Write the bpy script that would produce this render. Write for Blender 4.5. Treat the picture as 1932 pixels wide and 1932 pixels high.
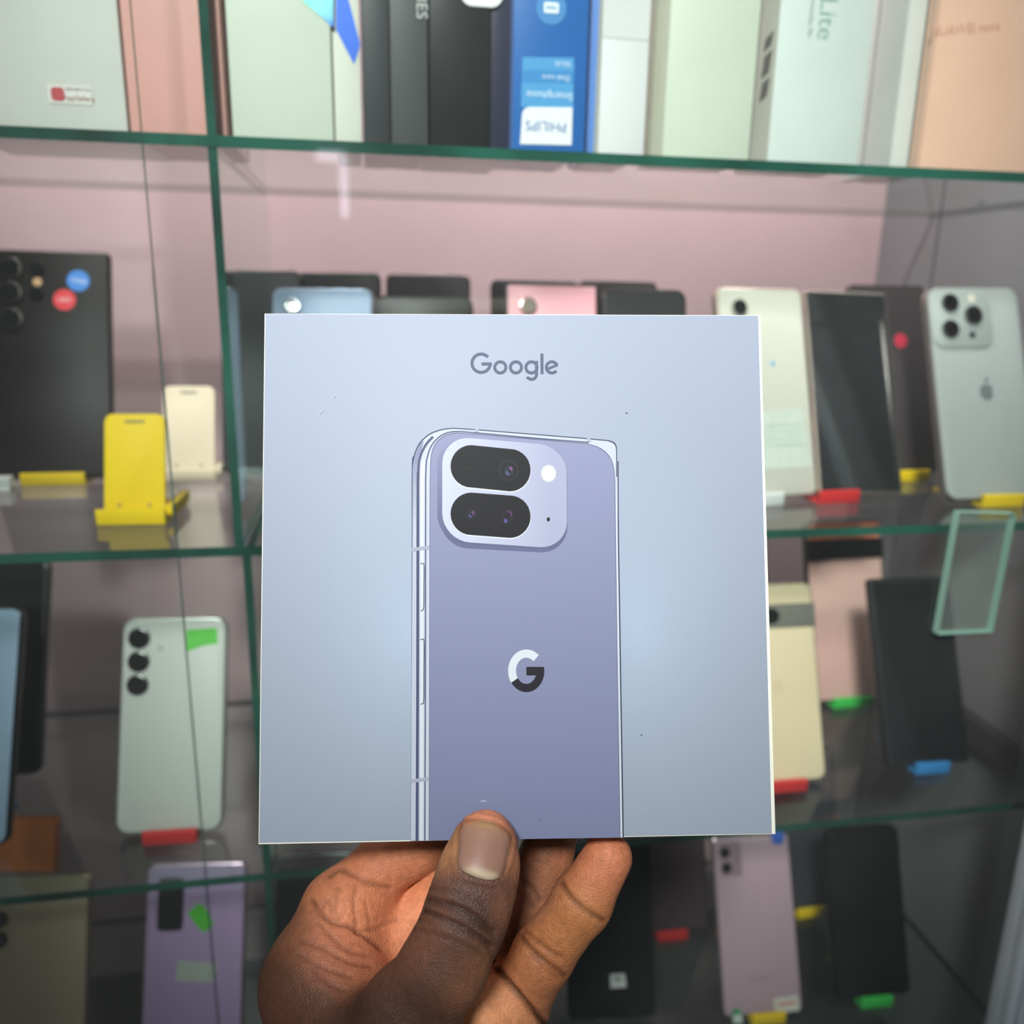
import bpy, bmesh, math, random
import numpy as np
from mathutils import Vector, Matrix
from mathutils.bvhtree import BVHTree
for o in list(bpy.data.objects): bpy.data.objects.remove(o, do_unlink=True)
random.seed(7)
sc = bpy.context.scene
COL = sc.collection
FPX = 1600.0                      # focal length in pixels of the 1932 frame
CAM = Vector((0.0, 0.0, 1.35))
RT = Vector((0.98572508, -0.16741034, 0.01788404)); UP = Vector((0.02578961, 0.25510742, 0.96656873)); FW = Vector((0.16637595, 0.95230982, -0.25578323))
# ------------------------------------------------------------------ camera
cd = bpy.data.cameras.new('camera'); cam = bpy.data.objects.new('camera', cd); COL.objects.link(cam)
cd.sensor_width = 36.0; cd.sensor_fit = 'HORIZONTAL'; cd.lens = 36.0 * FPX / 1932.0
M = Matrix.Identity(4)
for i in range(3): M[i][0] = RT[i]; M[i][1] = UP[i]; M[i][2] = -FW[i]; M[i][3] = CAM[i]
cam.matrix_world = M
cd.clip_start = 0.01; cd.clip_end = 50
cd.dof.use_dof = True; cd.dof.focus_distance = 0.275; cd.dof.aperture_fstop = 8.5
sc.camera = cam
# ------------------------------------------------------------------ world, lamps, exposure
w = bpy.data.worlds.new('shop_surroundings'); sc.world = w; w.use_nodes = True
w.node_tree.nodes['Background'].inputs[0].default_value = (0.86, 0.93, 1.0, 1)
w.node_tree.nodes['Background'].inputs[1].default_value = 0.10
def area(name, loc, target, sx, sy, power, col):
    l = bpy.data.lights.new(name, 'AREA'); l.shape = 'RECTANGLE'; l.size = sx; l.size_y = sy; l.energy = power; l.color = col
    o = bpy.data.objects.new(name, l); COL.objects.link(o); o.location = loc
    o.rotation_euler = (Vector(target) - Vector(loc)).to_track_quat('-Z', 'Y').to_euler(); return o
def spot(name, loc, target, power, ang, blend, rad, col):
    l = bpy.data.lights.new(name, 'SPOT'); l.energy = power; l.spot_size = math.radians(ang); l.spot_blend = blend; l.shadow_soft_size = rad; l.color = col
    o = bpy.data.objects.new(name, l); COL.objects.link(o); o.location = loc
    o.rotation_euler = (Vector(target) - Vector(loc)).to_track_quat('-Z', 'Y').to_euler(); return o
spot('shop_light_spot', (-0.40, -0.98, 2.42), (0.09, 0.42, 1.39), 262, 29, 1.0, 0.16, (0.96, 1.0, 0.98))  # added spot for the unseen shop light; beam narrowed to leave lower tiers dim
area('showcase_strip_lamp', (0.10, 0.60, 1.735), (0.10, 0.66, 1.0), 0.95, 0.03, 6.0, (1.0, 0.95, 0.95))
sc.view_settings.view_transform = 'Standard'; sc.view_settings.look = 'None'
sc.view_settings.gamma = 1.0; sc.view_settings.use_curve_mapping = False; sc.view_settings.exposure = 0.05
sc.cycles.transparent_max_bounces = 24; sc.cycles.max_bounces = 5; sc.cycles.diffuse_bounces = 2; sc.cycles.glossy_bounces = 3; sc.cycles.use_denoising = True
sc.cycles.use_adaptive_sampling = True; sc.cycles.adaptive_threshold = 0.05; sc.cycles.adaptive_min_samples = 16
sc.cycles.caustics_reflective = False; sc.cycles.caustics_refractive = False
# ------------------------------------------------------------------ helpers
def lin(c):
    return tuple(((v / 255) / 12.92 if v / 255 <= 0.04045 else ((v / 255 + 0.055) / 1.055) ** 2.4) for v in c)
MATS = {}
def mat(rgb, rough=0.5, metal=0.0, coat=0.0, spec=0.5, noise=0.0, nscale=40.0, name=None, bump=0.0):
    key = (tuple(rgb), rough, metal, coat, spec, noise, nscale, bump)
    if key in MATS: return MATS[key]
    m = bpy.data.materials.new(name or 'surface_%d_%d_%d' % tuple(int(v) for v in rgb)); m.use_nodes = True
    nt = m.node_tree; b = nt.nodes['Principled BSDF']
    c = lin(rgb) + (1,)
    b.inputs['Base Color'].default_value = c; b.inputs['Roughness'].default_value = rough
    b.inputs['Metallic'].default_value = metal; b.inputs['Coat Weight'].default_value = coat; b.inputs['Coat Roughness'].default_value = 0.06
    b.inputs['Specular IOR Level'].default_value = spec
    if noise > 0 or bump > 0:
        tc = nt.nodes.new('ShaderNodeTexCoord'); n = nt.nodes.new('ShaderNodeTexNoise'); n.inputs['Scale'].default_value = nscale; n.inputs['Detail'].default_value = 5
        nt.links.new(tc.outputs['Object'], n.inputs['Vector'])
        if noise > 0:
            r = nt.nodes.new('ShaderNodeValToRGB'); r.color_ramp.elements[0].position = 0.3; r.color_ramp.elements[1].position = 0.7
            r.color_ramp.elements[0].color = tuple(v * (1 - noise) for v in c[:3]) + (1,); r.color_ramp.elements[1].color = tuple(min(1, v * (1 + noise)) for v in c[:3]) + (1,)
            nt.links.new(n.outputs['Fac'], r.inputs['Fac']); nt.links.new(r.outputs['Color'], b.inputs['Base Color'])
        if bump > 0:
            bp = nt.nodes.new('ShaderNodeBump'); bp.inputs['Strength'].default_value = bump; bp.inputs['Distance'].default_value = 0.001
            nt.links.new(n.outputs['Fac'], bp.inputs['Height']); nt.links.new(bp.outputs['Normal'], b.inputs['Normal'])
    MATS[key] = m; return m
def glass_mat(name, tint, refl=1.0, rough=0.02, haze=0.0):
    m = bpy.data.materials.new(name); m.use_nodes = True; nt = m.node_tree; nt.nodes.remove(nt.nodes['Principled BSDF'])
    out = nt.nodes['Material Output']; t = nt.nodes.new('ShaderNodeBsdfTransparent'); t.inputs[0].default_value = tint + (1,)
    g = nt.nodes.new('ShaderNodeBsdfGlossy'); g.inputs['Roughness'].default_value = rough; g.inputs[0].default_value = (0.95, 1, 0.97, 1)
    fr = nt.nodes.new('ShaderNodeFresnel'); fr.inputs[0].default_value = 1.5
    geo = nt.nodes.new('ShaderNodeNewGeometry')          # front faces reflect, back faces only pass the light on: one reflection a pane
    inv = nt.nodes.new('ShaderNodeMath'); inv.operation = 'SUBTRACT'; inv.inputs[0].default_value = 1.0; nt.links.new(geo.outputs['Backfacing'], inv.inputs[1])
    mu = nt.nodes.new('ShaderNodeMath'); mu.operation = 'MULTIPLY'; nt.links.new(fr.outputs[0], mu.inputs[0]); nt.links.new(inv.outputs[0], mu.inputs[1])
    mu2 = nt.nodes.new('ShaderNodeMath'); mu2.operation = 'MULTIPLY'; nt.links.new(mu.outputs[0], mu2.inputs[0]); mu2.inputs[1].default_value = refl
    mx = nt.nodes.new('ShaderNodeMixShader'); nt.links.new(mu2.outputs[0], mx.inputs[0]); nt.links.new(t.outputs[0], mx.inputs[1]); nt.links.new(g.outputs[0], mx.inputs[2])
    last = mx
    if haze > 0:                                          # thin diffuse film, painted in for the haze of reflections
        df = nt.nodes.new('ShaderNodeBsdfDiffuse'); df.inputs[0].default_value = (0.8, 0.8, 0.78, 1)
        tc = nt.nodes.new('ShaderNodeTexCoord'); nz = nt.nodes.new('ShaderNodeTexNoise'); nz.inputs['Scale'].default_value = 9; nz.inputs['Detail'].default_value = 6; nt.links.new(tc.outputs['Object'], nz.inputs['Vector'])
        mp = nt.nodes.new('ShaderNodeMapRange'); mp.inputs[1].default_value = 0.3; mp.inputs[2].default_value = 0.75; mp.inputs[3].default_value = haze * 0.5; mp.inputs[4].default_value = haze * 1.5; nt.links.new(nz.outputs['Fac'], mp.inputs[0])
        last = nt.nodes.new('ShaderNodeMixShader'); nt.links.new(mp.outputs[0], last.inputs[0]); nt.links.new(mx.outputs[0], last.inputs[1]); nt.links.new(df.outputs[0], last.inputs[2])
    nt.links.new(last.outputs[0], out.inputs[0]); return m
GLASS = glass_mat('shelf_glass', (0.93, 0.965, 0.95)); DOORGLASS = glass_mat('door_glass', (0.975, 0.99, 0.98), haze=0.010)
GEDGE = mat((20, 76, 62), 0.12, spec=0.6, noise=0.75, nscale=11, name='green_glass_edge')
GEDGE2 = mat((150, 192, 176), 0.25, spec=0.6, name='pale_glass_edge')

def ray(px, py): return FW + RT * ((px - 966) / FPX) + UP * ((966 - py) / FPX)
def on_y(px, py, Y): d = ray(px, py); return CAM + d * ((Y - CAM.y) / d.y)
def on_plane(px, py, p0, n): d = ray(px, py); return CAM + d * ((p0 - CAM).dot(n) / d.dot(n))

def obj(name, verts, faces, m, parent=None, mw=None, smooth=True, angle=35):
    me = bpy.data.meshes.new(name); me.from_pydata([tuple(v) for v in verts], [], faces); me.update()
    for mm in (m if isinstance(m, (list, tuple)) else [m]): me.materials.append(mm)
    if smooth:
        me.polygons.foreach_set('use_smooth', [True] * len(me.polygons)); me.set_sharp_from_angle(angle=math.radians(angle))
    o = bpy.data.objects.new(name, me); COL.objects.link(o)
    if parent is not None: o.parent = parent
    if mw is not None: o.matrix_local = mw
    return o
def tag(o, label, cat, group=None, kind=None):
    o['label'] = label
    if cat: o['category'] = cat
    if group: o['group'] = group
    if kind: o['kind'] = kind
    return o
def empty(name, mw):
    o = bpy.data.objects.new(name, None); COL.objects.link(o); o.matrix_world = mw; o.empty_display_size = 0.02; return o
def rrect(w_, h_, r, seg=6, cx=0.0, cz=0.0):
    r = min(r, w_ / 2 - 1e-5, h_ / 2 - 1e-5); pts = []
    for (sx, sz, a0) in ((1, -1, -90), (1, 1, 0), (-1, 1, 90), (-1, -1, 180)):
        for k in range(seg + 1):
            a = math.radians(a0 + 90 * k / seg)
            pts.append((cx + sx * (w_ / 2 - r) + r * math.cos(a), cz + sz * (h_ / 2 - r) + r * math.sin(a)))
    return pts
def inset_pts(pts, d):
    n = len(pts); out = []
    for i in range(n):
        p0 = pts[i - 1]; p1 = pts[i]; p2 = pts[(i + 1) % n]
        e1 = Vector((p1[0] - p0[0], p1[1] - p0[1])); e2 = Vector((p2[0] - p1[0], p2[1] - p1[1]))
        if e1.length < 1e-9: e1 = e2
        if e2.length < 1e-9: e2 = e1
        n1 = Vector((-e1.y, e1.x)).normalized(); n2 = Vector((-e2.y, e2.x)).normalized(); nn = (n1 + n2)
        nn = nn.normalized() / max(0.5, nn.length / 2) if nn.length > 1e-6 else n1
        out.append((p1[0] + nn.x * d, p1[1] + nn.y * d))
    return out
def prism(pts, y0, y1, bev=0.0):
    """closed outline in x,z (counter-clockwise seen from -y) from y0 (front) to y1; returns verts, faces"""
    layers = []
    if bev > 0:
        layers = [(inset_pts(pts, bev), y0), (inset_pts(pts, bev * 0.3), y0 + bev * 0.3), (pts, y0 + bev), (pts, y1 - bev), (inset_pts(pts, bev * 0.3), y1 - bev * 0.3), (inset_pts(pts, bev), y1)]
    else: layers = [(pts, y0), (pts, y1)]
    n = len(pts); V = []; Fc = []
    for L, y in layers: V += [(p[0], y, p[1]) for p in L]
    for k in range(len(layers) - 1):
        for i in range(n):
            j = (i + 1) % n; Fc.append((k * n + i, (k + 1) * n + i, (k + 1) * n + j, k * n + j))
    Fc.append(tuple(range(n))); Fc.append(tuple(reversed(range((len(layers) - 1) * n, len(layers) * n))))
    return V, Fc
def ccw(pts):
    a = sum(pts[i - 1][0] * pts[i][1] - pts[i][0] * pts[i - 1][1] for i in range(len(pts))); return pts if a > 0 else pts[::-1]
def boxpts(x0, x1, z0, z1): return [(x1, z0), (x1, z1), (x0, z1), (x0, z0)]
def slab(name, x0, x1, y0, y1, z0, z1, m, parent=None, bev=0.0, mw=None):
    V, Fc = prism(boxpts(x0, x1, z0, z1), y0, y1, bev); return obj(name, V, Fc, m, parent, mw)
def flat(name, pts, y, m, parent, thick=0.00012):
    V, Fc = prism(pts, y - thick, y, 0); return obj(name, V, Fc, m, parent, smooth=False)
def ring_pts(cx, cz, rx, rz=None, n=28):
    rz = rz or rx
    return [(cx + rx * math.cos(2 * math.pi * k / n), cz + rz * math.sin(2 * math.pi * k / n)) for k in range(n)]
def text_obj(name, body, size, m, parent, mw, depth=0.00008, align='CENTER'):
    c = bpy.data.curves.new(name, 'FONT'); c.body = body; c.size = size; c.extrude = depth; c.align_x = align; c.align_y = 'CENTER'; c.resolution_u = 3
    t = bpy.data.objects.new(name + '_src', c); COL.objects.link(t)
    bpy.context.view_layer.update()
    me = bpy.data.meshes.new_from_object(t.evaluated_get(bpy.context.evaluated_depsgraph_get()))
    bpy.data.objects.remove(t, do_unlink=True); bpy.data.curves.remove(c)
    me.materials.clear(); me.materials.append(m); me.name = name
    o = bpy.data.objects.new(name, me); COL.objects.link(o); o.parent = parent; o.matrix_local = mw; return o
def face_text(x, y, z, rot=0.0):   # lettering on a face that looks towards -y
    return Matrix.Translation((x, y, z)) @ Matrix.Rotation(math.radians(90), 4, 'X') @ Matrix.Rotation(math.radians(rot), 4, 'Z')

# ------------------------------------------------------------------ the setting: the showcase
SH = {1: 1.4227, 2: 1.1935, 3: 0.9642, 4: 0.7350}     # mid height of each shelf
TH = 0.0030; YF = 0.508; YB = 0.765; XL = -0.75; XR = 0.530; YW = 0.845
WALLM = mat((199, 171, 175), 0.32, noise=0.08, nscale=5, name='pinkish_grey_laminate')
SIDEM = mat((128, 126, 130), 0.35, noise=0.08, nscale=6, name='grey_laminate')
DARKM = mat((62, 60, 60), 0.5, noise=0.1, nscale=8, name='dark_board')
def struct(o, label): o['kind'] = 'structure'; o['label'] = label; return o
struct(slab('wall_back', XL, XR + 0.015, YW, YW + 0.015, 0.60, 1.80, WALLM), 'pinkish grey back panel of the showcase')
struct(slab('wall_right', XR, XR + 0.015, 0.47, YW, 0.60, 1.80, SIDEM), 'grey right side panel of the showcase')
struct(slab('ceiling', XL, XR + 0.015, 0.48, YW, 1.775, 1.79, WALLM), 'top panel of the showcase')
struct(slab('floor', XL, XR + 0.015, 0.44, YW, 0.585, 0.60, DARKM), 'bottom board of the showcase')
struct(slab('baseboard_right', XR - 0.012, XR, 0.515, YW, SH[3] + TH, SH[3] + TH + 0.022, DARKM), 'dark trim strip where the shelf meets the right panel')
so_ = slab('panel_seam', XR - 0.0006, XR + 0.001, 0.752, 0.7535, 0.61, 1.77, mat((70, 68, 70), 0.6)); so_.parent = bpy.data.objects['wall_right']
lamp = empty('strip_lamp', Matrix.Translation((0.10, 0.60, 1.775)))
tag(lamp, 'slim strip lamp under the top panel of the showcase', 'lamp')
slab('housing', -0.44, 0.44, -0.022, 0.022, -0.018, 0.0, mat((205, 205, 205), 0.4), lamp, 0.002)
# shelves and dividers
def glass_slab(name, x0, x1, y0, y1, z0, z1, m, edge, parent=None):
    V = [(x, y, z) for z in (z0, z1) for y in (y0, y1) for x in (x0, x1)]
    Fc = [(0, 2, 3, 1), (4, 5, 7, 6), (0, 1, 5, 4), (2, 6, 7, 3), (0, 4, 6, 2), (1, 3, 7, 5)]
    o = obj(name, V, Fc, [m, edge, mat((104, 98, 96), 0.4, name='polished_back_edge')], parent, smooth=False); a = [(x1 - x0), (y1 - y0), (z1 - z0)]
    thin = a.index(min(a))
    for p in o.data.polygons:
        ax = max(range(3), key=lambda i: abs(p.normal[i])); p.material_index = 0 if ax == thin else (2 if (p.normal.y > 0.5 and 'shelf' in name) else (0 if p.normal.y > 0.5 else 1))
    return o
names = {1: 'glass shelf carrying the row of phone boxes', 2: 'glass shelf with the yellow stand at its left end', 3: 'glass shelf under the white phone with the green sticker', 4: 'lowest glass shelf under the purple phone'}
for k in (1, 2, 3, 4):
    o = glass_slab('glass_shelf', XL, XR, YF, YB - 0.002, SH[k] - TH, SH[k] + TH, GLASS, GEDGE); tag(o, names[k], 'shelf', 'glass shelves')
DX = -0.0775
for k, (a, b, dx) in enumerate(((SH[1] + TH, 1.775, 0.0), (SH[2] + TH, SH[1] - TH, 0.0), (SH[3] + TH, SH[2] - TH, 0.004), (SH[4] + TH, SH[3] - TH, 0.004))):
    o = glass_slab('glass_divider', DX - 0.0025 + dx, DX + 0.0025 + dx, YF + 0.001, YB - 0.004, a, b, GLASS, GEDGE)
    tag(o, ['upright glass divider in front of the salmon box', 'upright glass divider right of the cream stand', 'upright glass divider right of the phone with three lenses', 'upright glass divider right of the purple phone'][k], 'divider', 'glass dividers')
# sliding doors of clear glass
DY = 0.472
XD = -0.1055
d1 = glass_slab('door_1', XD + 0.0004, XR - 0.03, DY, DY + 0.004, 0.64, 1.78, DOORGLASS, GEDGE2); struct(d1, 'clear right hand sliding glass pane of the showcase')
d2 = glass_slab('door_2', XL, XD - 0.0004, DY, DY + 0.004, 0.64, 1.78, DOORGLASS, GEDGE2); [setattr(p_, 'material_index', 0) for p_ in d2.data.polygons]; struct(d2, 'clear left hand sliding glass pane of the showcase')
# chips along the pane's edge
CHIP = mat((150, 185, 165), 0.15, spec=0.8, name='glass_chip')
for i in range(26):
    py = 1075 + 240 * random.random(); px = 331 + (py - 1060) * 0.092 + random.uniform(-3, 4)
    p = on_y(px, py, DY - 0.0004); s = random.uniform(0.0003, 0.0008)
    V = [p + Vector((random.uniform(-s, s), random.uniform(-0.0003, 0.0002), random.uniform(-s * 1.6, s * 1.6))) for _ in range(5)]
    o = obj('chip', V, [(0, 1, 2), (0, 2, 3), (0, 3, 4), (0, 4, 1), (1, 2, 3), (1, 3, 4)], CHIP, smooth=False); o.parent = d1
# finger pull glued to the right pane
fp = [on_y(px, py, DY - 0.004) for px, py in ((1766, 1195), (1868, 1190), (1912, 968), (1806, 965))]
fpc = sum(fp, Vector()) / 4
T = Matrix.Translation((fpc.x, DY - 0.0045, fpc.z))
PULL = glass_mat('pull_glass', (0.88, 0.95, 0.92), haze=0.05)
pts = [((p - fpc).x, (p - fpc).z) for p in fp]
pts = [pts[1], pts[2], pts[3], pts[0]]
V, Fc = prism(pts, -0.0022, 0.0042)
fo = obj('finger_pull', V, Fc, [PULL, GEDGE2], mw=None, smooth=False); fo.location = T.translation
for p in fo.data.polygons: p.material_index = 0 if abs(p.normal.y) > 0.8 else 1
tag(fo, 'small clear glass finger pull glued to the sliding door', 'door pull')
# aluminium upright of the frame at the right
ALU = mat((206, 214, 220), 0.4, 0.15, noise=0.05, nscale=15, name='brushed_aluminium')
XA = 0.4705
al = empty('aluminium_frame', Matrix.Translation((XA, 0.462, 0.62))); tag(al, 'grooved aluminium upright of the showcase at the lower right', 'frame')
slab('channel_web', 0.0, 0.030, 0.000, 0.012, 0.0, 1.15, ALU, al, 0.0008)
slab('channel_rib', 0.0, 0.007, -0.008, 0.0, 0.0, 1.15, ALU, al, 0.0008)
slab('channel_rib', 0.010, 0.015, -0.008, 0.0, 0.0, 1.15, ALU, al, 0.0008)
slab('channel_rib', 0.0175, 0.030, -0.010, 0.0, 0.0, 1.15, mat((232, 240, 244), 0.45, 0.0), al, 0.0008)
WOODM = mat((70, 46, 34), 0.5, noise=0.25, nscale=20, name='brown_wood')
struct(slab('trim_1', XA + 0.032, XA + 0.10, 0.440, 0.470, 0.62, 1.77, WOODM), 'brown wooden post beside the aluminium upright')
# screw on the side panel
p = CAM + ray(1852, 383) * ((XR - 0.0005) / ray(1852, 383).x)
sV, sF = prism(ring_pts(0, 0, 0.0024, n=12), -0.001, 0.001)
so = obj('screw', sV, sF, mat((60, 58, 58), 0.35, 0.8)); so.matrix_world = Matrix.Translation(p) @ Matrix.Rotation(math.radians(-90), 4, 'Z'); so.parent = bpy.data.objects['wall_right']

# a lit tube lamp across the shop, behind the camera; the door glass mirrors it
def mirrored(px, py, Y):
    d = ray(px, py); t = (2 * DY - Y) / d.y; p = CAM + d * t; return Vector((p.x, Y, p.z))
TUBE = bpy.data.materials.new('lit_tube'); TUBE.use_nodes = True; TUBE.node_tree.nodes['Principled BSDF'].inputs['Emission Color'].default_value = (0.86, 0.86, 1.0, 1); TUBE.node_tree.nodes['Principled BSDF'].inputs['Emission Strength'].default_value = 7.0
ta = mirrored(657, 288, -1.35); tb = mirrored(651, 412, -1.35); tcx = mirrored(604, 284, -1.35)
tl = empty('tube_lamp', Matrix.Translation((tb.x, -1.35, tb.z))); tag(tl, 'white angled tube lamp mirrored in the glass door above the box', 'lamp')
Lz = ta.z - tb.z; wdt = 0.010
V, Fc = prism(rrect(wdt * 2, Lz, wdt, 5, 0, Lz / 2), -0.01, 0.01, 0.004); obj('tube', V, Fc, TUBE, tl)
V, Fc = prism(rrect(abs(tcx.x - ta.x), wdt * 2.4, wdt, 5, (tcx.x - ta.x) / 2, Lz - wdt), -0.01, 0.01, 0.004); obj('tube', V, Fc, TUBE, tl)
slab('back_plate', -wdt * 1.4, wdt * 1.4, -0.022, -0.011, -0.01, Lz + 0.01, mat((200, 200, 200), 0.5), tl, 0.002)
# ------------------------------------------------------------------ phone boxes on the top shelf
ZT = SH[1] + TH
def carton(px0, px1, py, Y, depth, h, rgb, label, rough=0.45, side=None, yaw=0.0, z=ZT, name='phone_box', bev=0.0007):
    a = on_y(px0, py, Y); b = on_y(px1, py, Y); W = b.x - a.x
    r = empty(name, Matrix.Translation(((a.x + b.x) / 2, Y, z)) @ Matrix.Rotation(math.radians(yaw), 4, 'Z'))
    tag(r, label, 'box', 'phone boxes on the top shelf')
    V, Fc = prism(boxpts(-W / 2, W / 2, 0.0, h), 0.0, depth, bev)
    ms = [mat(rgb, rough, noise=0.03, nscale=25)]
    if side: ms.append(mat(side, rough, noise=0.04, nscale=25))
    o = obj('body', V, Fc, ms, r)
    if side:
        for p_ in o.data.polygons:
            if abs(p_.normal.x) > 0.7: p_.material_index = 1
    lid = slab('lid_seam', -W / 2 - 0.0002, W / 2 + 0.0002, depth * 0.52, depth * 0.535, 0.001, h - 0.001, mat((110, 110, 105), 0.7), r)
    r['W'] = W
    return r
def bloc(r, px, py, y=0.0):
    """local x,z of a photograph point on the plane of the box front"""
    m = r.matrix_world; n = (m.to_3x3() @ Vector((0, 1, 0))); p = on_plane(px, py, m @ Vector((0, y, 0)), n); q = m.inverted() @ p
    return q.x, q.z
BH = 0.19
b = carton(-130, 241, 240, 0.516, 0.11, BH, (212, 214, 206), 'white phone box with a small red and grey store badge', rough=0.35)
x0, z0 = bloc(b, 92, 196); x1, z1 = bloc(b, 174, 162)
flat('badge', boxpts(x0, x1, z0, z1), -0.0001, mat((205, 200, 192), 0.5), b); flat('badge_face', boxpts(x0 + .0006, x1 - .0006, z0 + .0006, z1 - .0006), -0.0003, mat((214, 213, 206), 0.5), b)
cx = x0 + (z1 - z0) * 0.52
flat('badge_icon', rrect((z1 - z0) * .66, (z1 - z0) * .66, .0016, 4, cx, (z0 + z1) / 2), -0.0005, mat((180, 45, 55), 0.5), b)
text_obj('lettering', 'EXPLORE IT ON', 0.0017, mat((140, 110, 105), 0.6), b, face_text((cx + x1) / 2 + .0015, -0.0006, (z0 + z1) / 2 + .0026))
text_obj('lettering', 'AppGallery', 0.0033, mat((150, 95, 90), 0.6), b, face_text((cx + x1) / 2 + .0015, -0.0006, (z0 + z1) / 2 - .0016))
b = carton(246, 428, 250, 0.520, 0.10, BH, (214, 160, 150), 'salmon pink phone box behind the glass divider')
b = carton(440, 630, 262, 0.520, 0.035, BH, (196, 206, 190), 'pale grey green phone box with a shiny holographic sticker', side=(205, 208, 196))
HOLO = bpy.data.materials.new('holographic_film'); HOLO.use_nodes = True
nt = HOLO.node_tree; bs = nt.nodes['Principled BSDF']; tc = nt.nodes.new('ShaderNodeTexCoord'); wv = nt.nodes.new('ShaderNodeTexNoise'); wv.inputs['Scale'].default_value = 45
cr = nt.nodes.new('ShaderNodeValToRGB'); nt.links.new(tc.outputs['Object'], wv.inputs['Vector']); nt.links.new(wv.outputs['Fac'], cr.inputs['Fac']); nt.links.new(cr.outputs['Color'], bs.inputs['Base Color'])
e = cr.color_ramp.elements; e[0].position = 0.3; e[0].color = lin((90, 200, 150)) + (1,); e[1].position = 0.7; e[1].color = lin((60, 120, 225)) + (1,)
ee = e.new(0.5); ee.color = lin((130, 205, 205)) + (1,)
bs.inputs['Metallic'].default_value = 0.3; bs.inputs['Roughness'].default_value = 0.3
pp = [bloc(b, *q) for q in ((629, 52), (629, -30), (560, -30), (574, 5))]
flat('holographic_sticker', ccw(pp), -0.0002, HOLO, b)
b = carton(633, 683, 266, 0.523, 0.09, BH, (206, 209, 196), 'slim pale phone box carrying the blue end of the holographic sticker')
pp = [bloc(b, *q) for q in ((634, 56), (668, 122), (680, 85), (650, -30), (634, -30))]
flat('holographic_sticker', ccw(pp), -0.0002, mat((62, 110, 215), 0.28, 0.3), b)
def sideloc(r, px, py, X):
    m = r.matrix_world; n = m.to_3x3() @ Vector((1, 0, 0)); p = on_plane(px, py, m @ Vector((X, 0, 0)), n); return m.inverted() @ p
b = carton(687, 737, 270, 0.520, 0.10, BH, (44, 47, 50), 'narrow charcoal phone box next to the holographic sticker')
b = carton(739, 808, 270, 0.517, 0.10, BH, (62, 66, 66), 'dark grey phone box with silver lettering near its edge')
x, z = bloc(b, 795, 14); text_obj('lettering', 'SERIES', 0.0085, mat((170, 172, 170), 0.4, 0.4), b, face_text(x, -0.0002, z + 0.006, -90))
b = carton(811, 922, 275, 0.522, 0.10, BH, (24, 27, 28), 'black phone box with a white round emblem at the top', rough=0.3)
x, z = bloc(b, 912, -8); flat('emblem', rrect(.024, .014, .0068, 8, x - .001, z + .0015), -0.0002, mat((228, 228, 226), 0.4), b)
b = carton(924, 964, 280, 0.524, 0.10, BH, (38, 40, 60), 'dark navy phone box beside the blue box', rough=0.3)
b = carton(966, 1102, 288, 0.514, 0.085, BH, (28, 98, 172), 'bright blue phone box with an upside down brand panel', side=(92, 130, 196), rough=0.35, yaw=0)
def bp(*l): return [bloc(b, *q) for q in l]
flat('band', ccw(bp((986, 108), (1083, 109), (1083, 133), (985, 132))), -0.0001, mat((66, 146, 200), 0.5), b)
flat('band', ccw(bp((985, 132), (1083, 133), (1082, 158), (984, 157))), -0.0001, mat((44, 128, 190), 0.5), b)
flat('band', ccw(bp((984, 157), (1082, 158), (1081, 203), (983, 202))), -0.0001, mat((66, 146, 200), 0.5), b)
A_ = bp((981, 272), (1078, 274), (1080, 203), (998, 202), (990, 205), (985, 213))
flat('brand_panel', ccw(A_), -0.0003, mat((222, 226, 226), 0.5), b)
x, z = bloc(b, 1030, 238); text_obj('lettering', 'PHILIPS', 0.0076, mat((40, 92, 165), 0.5), b, face_text(x, -0.0005, z, 180))
for (t_, px, py, s) in (('Smartphone', 1037, 180, .0055), ('Dual core', 1049, 147, .004), ('Wi-Fi', 1062, 120, .004)):
    x, z = bloc(b, px, py); text_obj('lettering', t_, s, mat((205, 222, 236), 0.5), b, face_text(x, -0.0004, z, 180))
x, z = bloc(b, 1040, 15); flat('round_badge', ring_pts(x, z, .0085), -0.0001, mat((58, 128, 190), 0.5), b); flat('battery_icon', rrect(.0085, .0055, .001, 4, x, z), -0.0004, mat((215, 228, 236), 0.5), b)
flat('battery_bar', rrect(.006, .0008, .0003, 2, x, z), -0.0006, mat((58, 128, 190), 0.5), b)
b = carton(1105, 1124, 290, 0.530, 0.05, BH, (84, 128, 200), 'sliver of a pale blue phone box behind the bright blue one')
b = carton(1127, 1214, 293, 0.520, 0.07, BH, (222, 224, 224), 'off white worn phone box with tape across it', side=(214, 214, 196))
x0, z0 = bloc(b, 1135, 70); flat('tape_edge', boxpts(-b['W'] / 2 + .0004, b['W'] / 2 - .0004, z0 - .0003, z0 + .0003), -0.0001, mat((186, 188, 188), 0.6), b)
flat('tape', boxpts(-b['W'] / 2 + .0004, b['W'] / 2 - .0004, z0, BH - .001), -0.00008, mat((212, 213, 210), 0.35), b, thick=.00005)
b = carton(1249, 1412, 303, 0.520, 0.05, BH, (206, 216, 196), 'pale green tinted phone box in the middle right', side=(222, 224, 206))
b = carton(1446, 1617, 315, 0.522, 0.05, BH, (216, 226, 220), 'white phone box with slim teal lettering down its front', side=(206, 206, 196))
x, z = bloc(b, 1560, 28); text_obj('lettering', '11 Lite', 0.0155, mat((150, 182, 176), 0.5), b, face_text(x, -0.0002, z + .008, -90))
x, z = bloc(b, 1532, 20); text_obj('lettering', 'Designed for everyday life', 0.0042, mat((178, 184, 182), 0.5), b, face_text(x, -0.0002, z + .008, -90))
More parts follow.
